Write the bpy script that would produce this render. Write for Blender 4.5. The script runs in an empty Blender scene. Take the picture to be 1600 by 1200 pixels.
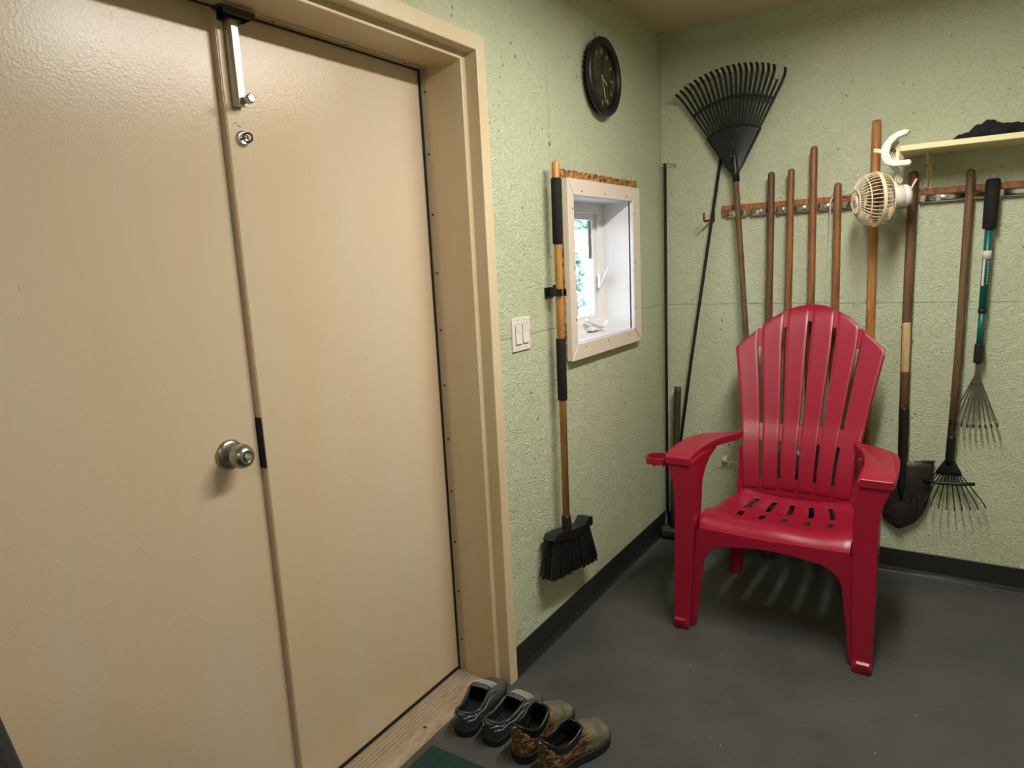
import bpy, bmesh, math, random
from mathutils import Vector, Matrix
random.seed(7)
PI = math.pi
SC = bpy.context.scene
COL = SC.collection

# ------------------------------------------------------------------ camera
cam_d = bpy.data.cameras.new('camera'); cam = bpy.data.objects.new('camera', cam_d); COL.objects.link(cam)
cam_d.sensor_width = 36; cam_d.lens = 1069.67 / 1600 * 36; cam_d.clip_start = 0.02
Rr = Vector((0.84060388, 0.53942455, -0.04905364)); Ru = Vector((-0.05498932, 0.17508432, 0.98301661)); Rf = Vector((-0.53885182, 0.82363015, -0.17683915))
M = Matrix((Rr, Ru, -Rf)).transposed().to_4x4(); M.translation = (1.26388, -3.3716, 1.47692)
cam.matrix_world = M
SC.camera = cam

# ------------------------------------------------------------------ world, exposure
SC.view_settings.view_transform = 'Standard'; SC.view_settings.look = 'None'
SC.view_settings.exposure = 0.0; SC.view_settings.gamma = 1.0; SC.view_settings.use_curve_mapping = False
w = bpy.data.worlds.new('world'); SC.world = w; w.use_nodes = True
nt = w.node_tree; bg = nt.nodes['Background']
sky = nt.nodes.new('ShaderNodeTexSky'); sky.sky_type = 'NISHITA'; sky.sun_disc = False
sky.sun_elevation = math.radians(38); sky.sun_rotation = math.radians(150); sky.dust_density = 3.0
nt.links.new(sky.outputs[0], bg.inputs[0]); bg.inputs[1].default_value = 1.6
LAMP_W = 45.0

# ------------------------------------------------------------------ materials
def lin(c):
    return tuple(((v/255)/12.92 if v/255 <= .04045 else ((v/255+.055)/1.055)**2.4) for v in c) + (1.0,)
def new_mat(name, rgb, rough=.5, metal=0.0, spec=None):
    m = bpy.data.materials.new(name); m.use_nodes = True
    b = m.node_tree.nodes['Principled BSDF']
    b.inputs['Base Color'].default_value = lin(rgb); b.inputs['Roughness'].default_value = rough; b.inputs['Metallic'].default_value = metal
    if spec is not None: b.inputs['Specular IOR Level'].default_value = spec
    return m
class N:
    def __init__(s, m): s.m = m; s.t = m.node_tree; s.b = s.t.nodes['Principled BSDF']; s.tc = None
    def node(s, typ, ins=None, **kw):
        n = s.t.nodes.new('ShaderNode' + typ)
        for k, v in kw.items(): setattr(n, k, v)
        for k, v in (ins or {}).items(): s.set(n.inputs[k], v)
        return n
    def set(s, sock, v):
        if isinstance(v, bpy.types.NodeSocket): s.t.links.new(v, sock)
        else: sock.default_value = v
    def obj(s):
        if not s.tc: s.tc = s.node('TexCoord')
        return s.tc.outputs['Object']
    def mapping(s, scale=(1,1,1), rot=(0,0,0), vec=None):
        return s.node('Mapping', {'Vector': vec or s.obj(), 'Scale': scale, 'Rotation': rot}).outputs[0]
    def noise(s, vec, scale, detail=3, rough=.5, dist=0):
        return s.node('TexNoise', {'Vector': vec, 'Scale': scale, 'Detail': detail, 'Roughness': rough, 'Distortion': dist}).outputs[0]
    def ramp(s, fac, stops):
        n = s.node('ValToRGB', {'Fac': fac}); e = n.color_ramp.elements
        while len(e) > 1: e.remove(e[-1])
        for i, (p, c) in enumerate(stops):
            el = e[0] if i == 0 else e.new(p)
            el.position = p; el.color = c if len(c) == 4 else lin(c)
        return n.outputs[0]
    def mix(s, fac, a, b, blend='MIX'):
        n = s.node('Mix', data_type='RGBA', blend_type=blend)
        s.set(n.inputs[0], fac); s.set(n.inputs[6], a); s.set(n.inputs[7], b); return n.outputs[2]
    def math(s, op, a, b=0.0, c=None):
        n = s.node('Math', operation=op); s.set(n.inputs[0], a); s.set(n.inputs[1], b)
        if c is not None: s.set(n.inputs[2], c)
        return n.outputs[0]
    def bump(s, h, strength=.3, dist=.01):
        n = s.node('Bump', {'Height': h, 'Strength': strength, 'Distance': dist}); s.set(s.b.inputs['Normal'], n.outputs[0])
    def col(s, c): s.set(s.b.inputs['Base Color'], c)
BW = lambda v: (v, v, v, 1)

def flakes(n, axis, scale):
    """strand-board chips: each cell holds a grain turned its own way"""
    flat = {'X': (0.25, 1, 1), 'Y': (1, 0.25, 1)}[axis]
    vec = n.mapping(flat)
    wob = n.node('VectorMath', {0: vec, 1: n.node('VectorMath', {0: n.node('TexNoise', {'Vector': vec, 'Scale': 30, 'Detail': 2}).outputs[1], 1: (.03, .03, .03)}, operation='MULTIPLY').outputs[0]}, operation='ADD').outputs[0]
    v = n.node('TexVoronoi', {'Vector': wob, 'Scale': scale, 'Randomness': 1.0})
    sep = n.node('SeparateColor', {0: v.outputs['Color']})
    ang = n.math('MULTIPLY', sep.outputs[0], PI)
    rot = n.node('VectorRotate', {'Vector': vec, 'Angle': ang}, rotation_type=axis + '_AXIS')
    m = n.mapping((1, 6, .8) if axis == 'X' else (6, 1, .8), vec=rot.outputs[0])
    g = n.noise(m, 26, 3, .6)
    return g, sep.outputs[1], v.outputs['Distance'], vec

def painted_osb(name, axis):
    m = new_mat(name, (200, 206, 172), .40); n = N(m)
    g, rnd, dist, vec = flakes(n, axis, 34)
    g2, rnd2, d2, _ = flakes(n, axis, 75)
    h = n.math('ADD', n.math('MULTIPLY', g, 1.0), n.math('MULTIPLY', rnd, .35))
    h = n.math('ADD', h, n.math('MULTIPLY', n.math('ADD', g2, n.math('MULTIPLY', rnd2, .5)), .7))
    fine = n.noise(vec, 260, 2)
    h = n.math('ADD', h, n.math('MULTIPLY', fine, .12))
    n.bump(h, 1.0, .0075)
    big = n.noise(vec, 1.6, 3)
    c = n.mix(n.ramp(big, [(.3, BW(0)), (.7, BW(1))]), lin((197, 204, 170)), lin((208, 213, 182)))
    pit = n.noise(vec, 48, 2, .4)
    pit2 = n.noise(vec, 5, 2, .5)
    pm = n.math('MULTIPLY', n.ramp(pit, [(.675, BW(0)), (.70, BW(1))]), n.ramp(pit2, [(.45, BW(0)), (.62, BW(1))]))
    c = n.mix(n.math('MULTIPLY', pm, .75), c, lin((84, 78, 50)))
    groove = n.ramp(g, [(.3, BW(1)), (.42, BW(0))])
    c = n.mix(n.math('MULTIPLY', groove, .18), c, lin((150, 152, 112)))
    n.col(c); return m
def raw_osb(name):
    m = new_mat(name, (190, 140, 80), .8); n = N(m)
    g, rnd, dist, vec = flakes(n, 'X', 75)
    c = n.ramp(rnd, [(.1, (96, 58, 28)), (.4, (186, 128, 66)), (.75, (206, 158, 96)), (1, (120, 74, 36))])
    c = n.mix(n.ramp(g, [(.35, BW(.7)), (.55, BW(0))]), c, lin((70, 42, 22)))
    n.col(c); n.bump(g, .6, .004); return m
def wood(name, a, b, c=None, rough=.55, scale=1.0):
    m = new_mat(name, a, rough); n = N(m)
    v = n.mapping((26*scale, 26*scale, 2.2*scale))
    f = n.noise(v, 3.0, 5, .6, .6)
    f2 = n.noise(n.mapping((6, 6, 3)), 2.0, 3)
    col = n.ramp(f, [(.36, b), (.58, a)])
    if c: col = n.mix(n.ramp(f2, [(.4, BW(0)), (.7, BW(.8))]), col, lin(c))
    n.col(col); n.bump(f, .15, .002); return m
def speckle(name, rgb, rough, bump_s=200, st=.2, var=None, vs=6, spec=None):
    m = new_mat(name, rgb, rough, 0, spec); n = N(m)
    n.bump(n.noise(n.obj(), bump_s, 2), st, .002)
    if var: n.col(n.mix(n.ramp(n.noise(n.obj(), vs, 4, .6), [(.35, BW(0)), (.68, BW(1))]), lin(rgb), lin(var)))
    return m

wall_x = painted_osb('painted_strand_board_x', 'X'); wall_y = painted_osb('painted_strand_board_y', 'Y')
osb_raw = raw_osb('bare_strand_board')
m_plain_green = speckle('green_wall_paint', (196, 202, 168), .5, 60, .3)
m_ceil = speckle('ceiling_texture', (206, 190, 158), .9, 70, 1.0)

def door_paint(name):
    m = new_mat(name, (224, 203, 168), .22); n = N(m)
    v = n.obj()
    n.bump(n.noise(v, 170, 3, .6), .22, .002)
    st = n.noise(n.mapping((1, 2.2, .5)), 1.4, 4, .6)
    c = n.mix(n.ramp(st, [(.22, BW(0)), (.85, BW(1))]), lin((214, 198, 178)), lin((214, 185, 146)))
    sp = n.noise(v, 85, 2); sp2 = n.noise(v, 3.2, 2)
    pm = n.math('MULTIPLY', n.ramp(sp, [(.735, BW(0)), (.76, BW(1))]), n.ramp(sp2, [(.5, BW(0)), (.6, BW(1))]))
    c = n.mix(n.math('MULTIPLY', pm, .35), c, lin((130, 112, 88)))
    n.col(c)
    n.set(n.b.inputs['Roughness'], n.ramp(n.noise(v, 4, 3), [(.1, BW(.19)), (.9, BW(.28))]))
    return m
m_door = door_paint('cream_door_paint')
def frame_paint():
    m = new_mat('tan_frame_paint', (222, 196, 156), .38); n = N(m)
    st = n.noise(n.mapping((3, 3, .8)), 2.2, 4, .6)
    n.col(n.mix(n.ramp(st, [(.35, BW(0)), (.7, BW(.7))]), lin((216, 200, 170)), lin((208, 180, 134))))
    n.bump(n.noise(n.obj(), 120, 2), .08, .002); return m
m_frame = frame_paint()
m_alu = speckle('weathered_aluminium', (188, 174, 150), .45, 150, .1)
m_alu.node_tree.nodes['Principled BSDF'].inputs['Metallic'].default_value = .35
m_seal = new_mat('black_rubber_seal', (22, 20, 18), .6)
m_chrome = new_mat('chrome', (225, 224, 222), .24, 1.0)
m_satin = new_mat('satin_steel', (168, 166, 160), .3, 1.0)
m_bright = new_mat('brushed_bolt_steel', (196, 195, 192), .42, 1.0)
m_darkmetal = new_mat('dark_metal', (84, 78, 70), .35, .9)
m_black = speckle('black_plastic', (22, 22, 24), .42, 300, .1)
m_blackmatte = new_mat('matte_black', (14, 14, 15), .75)
m_foam = speckle('black_foam', (16, 16, 18), .85, 500, .3)
m_rubber = speckle('black_vinyl_base', (36, 35, 35), .42, 40, .15)

def floor_mat():
    m = new_mat('grey_painted_concrete', (74, 73, 74), .42); n = N(m); v = n.obj()
    a = n.noise(v, 2.2, 5, .65); b = n.noise(v, 220, 2)
    c = n.mix(n.ramp(a, [(.35, BW(0)), (.7, BW(1))]), lin((64, 64, 63)), lin((80, 79, 77)))
    sp = n.ramp(n.noise(v, 85, 1, .3), [(.80, BW(0)), (.815, BW(1))])
    c = n.mix(n.math('MULTIPLY', sp, .7), c, lin((190, 186, 176)))
    sc = n.ramp(n.noise(n.mapping((14, 2, 1), (0, 0, .5)), 3, 4, .7), [(.66, BW(0)), (.76, BW(.35))])
    c = n.mix(sc, c, lin((112, 110, 108)))
    n.col(c); n.bump(n.math('ADD', n.math('MULTIPLY', b, .5), n.noise(v, 45, 3)), .25, .003)
    n.set(n.b.inputs['Roughness'], n.ramp(a, [(.3, BW(.34)), (.7, BW(.5))])); return m
m_floor = floor_mat()
def thr_mat():
    m = new_mat('worn_threshold', (150, 126, 98), .6); n = N(m); v = n.mapping((9, 3, 1))
    a = n.noise(v, 3, 5, .75)
    n.col(n.ramp(a, [(.28, (100, 74, 52)), (.42, (146, 124, 98)), (.62, (170, 152, 126)), (.76, (120, 88, 60))])); n.bump(a, .2, .003)
    return m
m_thr = thr_mat()
m_trimw = speckle('white_casing_paint', (226, 212, 196), .45, 80, .12)
m_liner = speckle('white_liner_paint', (232, 230, 232), .5, 100, .15)
m_vinyl = new_mat('white_vinyl', (236, 234, 232), .3)
m_switch = new_mat('white_switch_plastic', (228, 220, 210), .3)
m_glass = new_mat('window_glass', (255, 255, 255), .0); N(m_glass).b.inputs['Transmission Weight'].default_value = 1.0; N(m_glass).b.inputs['IOR'].default_value = 1.02
m_red = speckle('crimson_resin', (150, 19, 48), .33, 420, .12)
m_hookred = new_mat('red_coated_hook', (112, 34, 26), .5)
m_rust = new_mat('rusty_wire', (84, 54, 30), .8)
m_handle_dk = wood('dark_aged_handle', (116, 80, 52), (64, 42, 28), (96, 68, 48), .55)
m_handle_md = wood('brown_handle', (152, 98, 52), (96, 58, 28), (128, 86, 54), .45)
m_handle_lt = wood('honey_handle', (184, 126, 66), (144, 92, 46), None, .45)
m_handle_gr = wood('grey_brown_handle', (120, 88, 56), (76, 54, 36), (98, 80, 58), .65)
m_broomwood = wood('broom_handle_wood', (206, 152, 88), (176, 122, 62), None, .4)
m_board = wood('rail_board', (172, 108, 58), (130, 76, 38), None, .55)
m_barewood = wood('bare_scraped_wood', (206, 176, 128), (180, 146, 100), None, .6)
m_axewood = speckle('dark_brown_handle', (60, 46, 36), .6, 90, .2)
m_steelworn = speckle('worn_steel', (72, 66, 62), .5, 60, .3, (40, 32, 28), 14); m_steelworn.node_tree.nodes['Principled BSDF'].inputs['Metallic'].default_value = .5
m_steelgrey = speckle('grey_steel', (140, 140, 142), .4, 60, .2, (100, 98, 96), 9); m_steelgrey.node_tree.nodes['Principled BSDF'].inputs['Metallic'].default_value = .7
m_blacksteel = new_mat('black_lacquered_steel', (18, 17, 17), .45)
m_teal = new_mat('teal_tube', (14, 92, 88), .35)
m_label = new_mat('pale_label', (206, 202, 186), .5)
m_tinegrey = new_mat('grey_spring_steel', (112, 108, 98), .4, .6)
m_fan = speckle('yellowed_fan_plastic', (226, 208, 176), .4, 200, .05)
m_fanw = new_mat('white_fan_plastic', (230, 224, 214), .35)
m_fanblade = new_mat('fan_blade_brown', (110, 74, 50), .45)
m_shelf = speckle('cream_shelf_paint', (222, 212, 160), .45, 120, .1)
m_cloth = speckle('black_cloth', (7, 7, 10), .9, 260, .5)
m_outlet = new_mat('ivory_outlet', (206, 196, 168), .4)
m_cord = new_mat('white_cord', (214, 212, 196), .45)
m_bristle = new_mat('black_bristle', (13, 13, 14), .6)

# ------------------------------------------------------------------ mesh helpers
class B:
    def __init__(s): s.bm = bmesh.new()
    def box(s, lo, hi, mat=None):
        vs = [s.bm.verts.new((x, y, z)) for x in (lo[0], hi[0]) for y in (lo[1], hi[1]) for z in (lo[2], hi[2])]
        if mat is not None:
            for v in vs: v.co = mat @ v.co
        for f in ((0,1,3,2),(4,6,7,5),(0,4,5,1),(2,3,7,6),(0,2,6,4),(1,5,7,3)): s.bm.faces.new([vs[i] for i in f])
        return s
    def rings(s, rings, cap=True, closed=True):
        R = [[s.bm.verts.new(p) for p in r] for r in rings]; n = len(R[0])
        for a, b in zip(R[:-1], R[1:]):
            for i in range(n if closed else n-1):
                j = (i+1) % n
                try: s.bm.faces.new((a[i], a[j], b[j], b[i]))
                except ValueError: pass
        if cap and closed:
            s.bm.faces.new(list(reversed(R[0]))); s.bm.faces.new(R[-1])
        return s
    def tube(s, pts, r, seg=8, squash=1.0, up=None, cap=True):
        pts = [Vector(p) for p in pts]; n = len(pts); rs = r if isinstance(r, (list, tuple)) else [r]*n
        rings = []; prev = None
        for i, p in enumerate(pts):
            d = ((pts[i+1]-p) if i == 0 else (p-pts[i-1]) if i == n-1 else (pts[i+1]-pts[i-1])).normalized()
            if prev is None:
                a = Vector(up) if up else (Vector((0,0,1)) if abs(d.z) < .9 else Vector((0,1,0)))
            else: a = prev
            u = (a - d*a.dot(d)).normalized(); prev = u; v = d.cross(u)
            rings.append([p + (u*math.cos(2*PI*k/seg)*squash + v*math.sin(2*PI*k/seg))*rs[i] for k in range(seg)])
        return s.rings(rings, cap)
    def bar(s, pts, w, h, up=(0,0,1), cap=True):
        """rectangular section swept along pts; h is measured along up"""
        pts = [Vector(p) for p in pts]; n = len(pts); rings = []
        for i, p in enumerate(pts):
            d = ((pts[i+1]-p) if i == 0 else (p-pts[i-1]) if i == n-1 else (pts[i+1]-pts[i-1])).normalized()
            u = Vector(up); u = (u - d*u.dot(d)).normalized(); v = d.cross(u)
            wi = w[i] if isinstance(w, (list, tuple)) else w; hi = h[i] if isinstance(h, (list, tuple)) else h
            rings.append([p+v*wi/2+u*hi/2, p-v*wi/2+u*hi/2, p-v*wi/2-u*hi/2, p+v*wi/2-u*hi/2])
        return s.rings(rings, cap)
    def lathe(s, prof, mat=None, seg=24):
        """prof: (radius, height) along local z"""
        mat = mat or Matrix(); rings = []
        for r, z in prof:
            rings.append([mat @ Vector((max(r, 1e-4)*math.cos(2*PI*k/seg), max(r, 1e-4)*math.sin(2*PI*k/seg), z)) for k in range(seg)])
        return s.rings(rings)
    def prism(s, poly, vec, fn):
        """poly 2d points mapped by fn(u,v)->3d, extruded by vec"""
        a = [Vector(fn(*p)) for p in poly]; b = [p + Vector(vec) for p in a]
        return s.rings([a, b])
    def ball(s, c, r, seg=16, sc=(1,1,1)):
        bmesh.ops.create_uvsphere(s.bm, u_segments=seg, v_segments=max(6, seg//2), radius=r, matrix=Matrix.Translation(c) @ Matrix.Diagonal((*sc, 1)))
        return s
def align(p, d, up=None):
    """matrix: local z along d, origin p"""
    z = Vector(d).normalized(); a = Vector(up) if up else (Vector((0,0,1)) if abs(z.z) < .9 else Vector((1,0,0)))
    x = (a - z*a.dot(z)).normalized(); y = z.cross(x)
    m = Matrix((x, y, z)).transposed().to_4x4(); m.translation = p; return m
def offset(o):
    v = Vector((0,0,0))
    while o: v += o.location; o = o.parent
    return v
def obj(name, b, mat, parent=None, smooth=False, bevel=0, local=False, solid=0, sub=0, angle=40, bseg=2):
    bm = b.bm if isinstance(b, B) else b
    if parent is not None and not local: bmesh.ops.translate(bm, verts=bm.verts, vec=-offset(parent))
    bmesh.ops.recalc_face_normals(bm, faces=bm.faces)
    me = bpy.data.meshes.new(name); bm.to_mesh(me); bm.free()
    for m in (mat if isinstance(mat, (list, tuple)) else [mat]): me.materials.append(m)
    o = bpy.data.objects.new(name, me); COL.objects.link(o)
    if parent is not None: o.parent = parent
    if smooth: me.shade_smooth()
    if solid:
        md = o.modifiers.new('solid', 'SOLIDIFY'); md.thickness = solid; md.offset = -1 if solid > 0 else 1; md.thickness = abs(solid)
        if isinstance(mat, (list, tuple)): md.material_offset = 1
    if bevel:
        md = o.modifiers.new('bevel', 'BEVEL'); md.width = bevel; md.segments = bseg; md.limit_method = 'ANGLE'; md.angle_limit = math.radians(angle)
    if sub:
        md = o.modifiers.new('sub', 'SUBSURF'); md.levels = sub; md.render_levels = sub
    return o
def tag(o, label, cat, group=None):
    o['label'] = label; o['category'] = cat
    if group: o['group'] = group
    return o
def thing(name, label, cat, loc=(0,0,0), rz=0, group=None):
    o = bpy.data.objects.new(name, None); COL.objects.link(o); o.location = loc; o.rotation_euler = (0,0,rz); o.empty_display_size = .05
    return tag(o, label, cat, group)
def struct(name, b, mat, parent=None, **k):
    o = obj(name, b, mat, parent, **k)
    if parent is None: o['kind'] = 'structure'
    return o
def cellboard(b, us, vs, filled, fn, t):
    """board made of rectangular cells (holes allowed) -> only outer faces; fn(u,v,d)->3d, thickness t"""
    V = {}
    def vert(i, j, d):
        if (i, j, d) not in V: V[i, j, d] = b.bm.verts.new(fn(us[i], vs[j], t*d))
        return V[i, j, d]
    F = lambda i, j: 0 <= i < len(us)-1 and 0 <= j < len(vs)-1 and filled(i, j)
    for i in range(len(us)-1):
        for j in range(len(vs)-1):
            if not F(i, j): continue
            for d in (0, 1): b.bm.faces.new([vert(i,j,d), vert(i+1,j,d), vert(i+1,j+1,d), vert(i,j+1,d)])
            for (di, dj, p, q) in ((-1,0,(i,j),(i,j+1)), (1,0,(i+1,j),(i+1,j+1)), (0,-1,(i,j),(i+1,j)), (0,1,(i,j+1),(i+1,j+1))):
                if not F(i+di, j+dj): b.bm.faces.new([vert(*p,0), vert(*q,0), vert(*q,1), vert(*p,1)])
    return b

# ------------------------------------------------------------------ room shell
H = 2.504; XR = 2.6; YF = -5.0
OY0, OY1, OZ = -3.10, -1.588, 2.082           # clear door opening
WY0, WY1, WZ0, WZ1 = -.997, -.430, 1.143, 1.711   # window opening
FACE = .068
struct('floor', B().box((-.30, YF-.2, -.12), (XR+.2, .2, 0)), m_floor)
struct('ceiling', B().box((-.30, YF-.2, H), (XR+.2, .2, H+.12)), m_ceil)
struct('wall_right', B().box((XR, YF-.2, 0), (XR+.2, .2, H)), m_plain_green)
struct('wall_front', B().box((-.30, YF-.2, 0), (XR, YF, H)), m_plain_green)
# left wall: core behind, sheets of strand board in front with open joints
us = [YF, OY0-FACE, OY1+FACE-.02, WY0-.012, WY1+.012, .2]; vs = [0, WZ0-.012, WZ1+.012, OZ+FACE-.02, H]
hole = lambda i, j: (i == 1 and j < 3) or (i == 3 and j == 1)
core = cellboard(B(), us, vs, lambda i, j: not hole(i, j), lambda u, v, d: (-.168+d, u, v), .156)
wl = struct('wall_left', core, m_plain_green)
G = .0009
def sheet(us, vs, flt, fn, mat, parent):
    o = obj('board_sheet', cellboard(B(), us, vs, flt, fn, .0118), mat, parent); return o
fx = lambda u, v, d: (-.0118+d, u, v)
CO = OY1+FACE+.0                                # casing outer edge
sheet([OY0-FACE, CO-.02, -1.118-G], [1.22+G, OZ+FACE-.02, H], lambda i, j: not (i == 0 and j == 0), fx, wall_x, wl)
sheet([-1.118+G, WY0-.03, WY1+.09, 0], [1.22+G, 1.786, H], lambda i, j: not (i == 1 and j == 0), fx, wall_x, wl)
sheet([CO-.02, WY0-.03, WY1+.06, 0], [0, WZ0-.03, 1.22-G], lambda i, j: not (i == 1 and j == 1), fx, wall_x, wl)
sheet([YF, OY0-FACE-.002], [0, H], lambda i, j: True, fx, wall_x, wl)
wb = struct('wall_back', B().box((-.255, .0118, 0), (XR, .22, H)), m_plain_green)
fy = lambda u, v, d: (u, d, v)
for (x0, x1) in ((0, 1.7), (1.7, XR)):
    for (z0, z1) in ((0, 1.22), (1.22, H)):
        sheet([x0+G, x1-G], [z0 + (G if z0 else 0), z1 - (G if z0 == 0 else 0)], lambda i, j: True, fy, wall_y, wb)
# vinyl cove base
def cove(a, b, nrm, name):
    a, b, nrm = Vector(a), Vector(b), Vector(nrm); prof = [(0, 0), (.018, 0), (.013, .004), (.008, .012), (.004, .022), (.0035, .106), (.002, .108), (0, .108)]
    L = (b-a).length; n = max(2, int(L/.12)); rg = []
    for i in range(n+1):
        p = a + (b-a)*i/n; wv = .0012*math.sin(i*1.7)
        rg.append([p + nrm*(u + (wv+.0012 if .004 < v else 0) * (1 if u > 0 else 0)) + Vector((0, 0, v)) for u, v in prof])
    return struct(name, B().rings(rg), m_rubber)
cove((.0, CO+.001, 0), (.0, -.002, 0), (1, 0, 0), 'baseboard_left')
cove((.019, 0, 0), (XR, 0, 0), (0, -1, 0), 'baseboard_back')

# ------------------------------------------------------------------ door frame (pressed steel profile swept round the opening)
prof = [(FACE, .0), (FACE, .016), (.02, .016), (.02, -.030), (.0, -.030), (.0, -.235), (.05, -.235), (.05, .0)]
def frame_ring(u, x): return [(x, OY1+u, 0.0), (x, OY1+u, OZ+u), (x, OY0-u, OZ+u), (x, OY0-u, 0.0)]
b = B(); ch = [frame_ring(u, x) for u, x in prof]
b.rings([[c[k] for c in ch] for k in range(4)])
fr = struct('trim_1', b, m_frame, bevel=.003)
# aluminium weather strip with rubber bulb, fixed to the inner stop
wx0, wx1 = -.190, -.162
b = B(); pr2 = [(0.001, wx0), (0.001, wx1), (-.003, wx1), (-.004, wx1-.003), (-.004, wx0)]
ch = [frame_ring(u, x) for u, x in pr2]; b.rings([[c[k] for c in ch] for k in range(4)])
obj('weather_strip', b, m_alu, fr)
b = B(); pr3 = [(.0005, wx0-.004), (.0005, wx0+.003), (-.006, wx0+.003), (-.008, wx0), (-.006, wx0-.004)]
ch = [frame_ring(u, x) for u, x in pr3]; b.rings([[c[k] for c in ch] for k in range(4)])
obj('rubber_bulb', b, m_seal, fr)
for i in range(11):
    z = .14 + i*.187
    obj('screw', B().lathe([(.0001, -.001), (.0042, -.001), (.0042, .0012), (.002, .002), (.0001, .002)], align((-.172, OY1-.004, z), (0, -1, 0)), 8), m_darkmetal, fr)
for i in range(6):
    y = OY1 - .09 - i*.24
    obj('screw', B().lathe([(.0001, -.001), (.0042, -.001), (.0042, .0012), (.002, .002), (.0001, .002)], align((-.172, y, OZ-.004), (0, 0, -1)), 8), m_darkmetal, fr)
obj('filler_plug', B().lathe([(.0001, -.001), (.007, -.001), (.007, .0014), (.005, .0006), (.0001, .0006)], align((-.105, OY1-.0005, 1.98), (0, -1, 0)), 12), m_frame, fr)

# threshold
b = B(); z1 = .014
pts = [(-.25, 0), (-.25, z1)]
x = -.236
ridge_x = []
while x < -.112:
    ridge_x.append(x); x += .0138
pts += [(-.110, z1), (-.085, z1-.002), (-.066, .004), (-.062, 0)]
b.prism(pts, (0, OY1-OY0-.004, 0), lambda u, v: (u, OY0+.002, v))
th = struct('trim_2', b, m_thr)
for x in ridge_x: obj('ridge', B().prism([(x, z1-.001), (x+.0008, z1+.005), (x+.005, z1+.005), (x+.0058, z1-.001)], (0, OY1-OY0-.01, 0), lambda u, v: (u, OY0+.005, v)), m_alu, th)
for (x, y) in ((-.1, -1.9), (-.1, -2.35), (-.1, -2.8)):
    obj('screw', B().lathe([(.0001, 0), (.006, 0), (.006, .002), (.0001, .003)], align((x, y, .0115), (0, 0, 1)), 8), m_darkmetal, th)

# ------------------------------------------------------------------ doors
RX, LX = -.195, -.214                           # room faces of right and left leaf
GY = -2.303                                     # meeting edge of the right leaf
d2 = struct('door_2', B().box((RX-.045, GY, .020), (RX, OY1-.002, OZ+.004)), m_door, bevel=.002)
d1 = struct('door_1', B().box((LX-.045, OY0+.002, .020), (LX, GY-.006, OZ+.004)), m_door, bevel=.002)
obj('edge_strip', B().box((RX-.040, GY-.0015, .024), (RX-.002, GY+.0002, OZ)), m_door, d2)
obj('strike_pocket', B().box((RX-.038, GY-.0025, .985), (RX-.001, GY-.001, 1.118)), m_blackmatte, d2)
obj('sweep', B().box((RX-.002, GY+.004, .019), (RX+.003, OY1-.012, .031)), m_seal, d2)
obj('sweep', B().box((LX-.002, OY0+.01, .019), (LX+.003, GY-.010, .031)), m_seal, d1)
# knob on the left leaf
kp = Vector((LX, -2.393, 1.045)); km = align(kp, (1, 0, 0), (0, 0, 1))
obj('rose', B().lathe([(.0, 0), (.037, 0), (.037, .004), (.034, .009), (.026, .012), (.0, .013)], km, 32), m_satin, d1, smooth=True, bevel=.0005)
kn = obj('knob', B().lathe([(.0, .008), (.0125, .009), (.0125, .026), (.017, .026), (.0255, .032), (.0300, .042), (.0300, .053), (.0262, .063), (.0185, .070), (.0125, .0725), (.0115, .070), (.0, .070)], km, 32), m_satin, d1, smooth=True)
obj('lock_button', B().lathe([(.0, .069), (.0088, .069), (.0088, .0745), (.0075, .076), (.0, .076)], km, 20).box((-.0016, -.0072, .075), (.0016, .0072, .0785), km), m_chrome, kn)
# surface bolt on the right leaf
bp = lambda dx, dy, dz: (RX+dx, -2.272+dy, dz)
obj('bolt_plate', B().box(bp(0, -.013, 1.862), bp(.003, .013, 2.078)), m_satin, d2, bevel=.001)
bar = obj('bolt_bar', B().prism([(-.0125, 0), (-.0125, .012), (-.0085, .020), (.0105, .020), (.0125, .012), (.0125, 0)], (0, 0, .205), lambda u, v: (RX+.0035+v, -2.272+u, 1.866)), m_bright, d2, bevel=.0012)
obj('bolt_knob', B().lathe([(.0, 0), (.006, 0), (.006, .012), (.0095, .014), (.011, .018), (.011, .029), (.0095, .032), (.0, .032)], align(bp(.018, .007, 1.878), (1, 0, .1)), 20), m_bright, d2, smooth=True, bevel=.0008)
obj('bolt_keeper', B().box(bp(.001, -.028, 2.052), bp(.006, .028, 2.080)).box(bp(.006, -.017, 2.054), bp(.028, -.013, 2.078)).box(bp(.006, .013, 2.054), bp(.028, .017, 2.078)).box(bp(.025, -.017, 2.054), bp(.028, .017, 2.078)), m_darkmetal, d2, bevel=.001)
obj('strike_bracket', B().box((RX-.002, -2.31, OZ-.010), (RX+.042, -2.225, OZ-.0065)).box((RX+.038, -2.31, OZ-.024), (RX+.042, -2.225, OZ-.008)).box((RX-.002, -2.235, OZ-.024), (RX+.042, -2.231, OZ-.008)), m_darkmetal, d2, bevel=.001)
lp = Vector((RX, -2.266, 1.796)); lm = align(lp, (1, 0, 0), (0, 0, 1))
obj('lock_cylinder', B().lathe([(.0, 0), (.0185, 0), (.0185, .003), (.016, .006), (.0125, .007), (.0115, .004), (.0, .004)], lm, 24), m_chrome, d2, smooth=True, bevel=.0005)
kb = B().box((-.0011, -.003, .003), (.0011, .003, .014), lm)
kb.tube([lm @ Vector((.0105*math.cos(a), .0, .020+.009*math.sin(a))) + Vector((0, .006*math.sin(a*1), 0)) for a in [2*PI*i/20 for i in range(21)]], .0024, 6)
obj('key', kb, m_darkmetal, d2, smooth=True)
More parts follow.
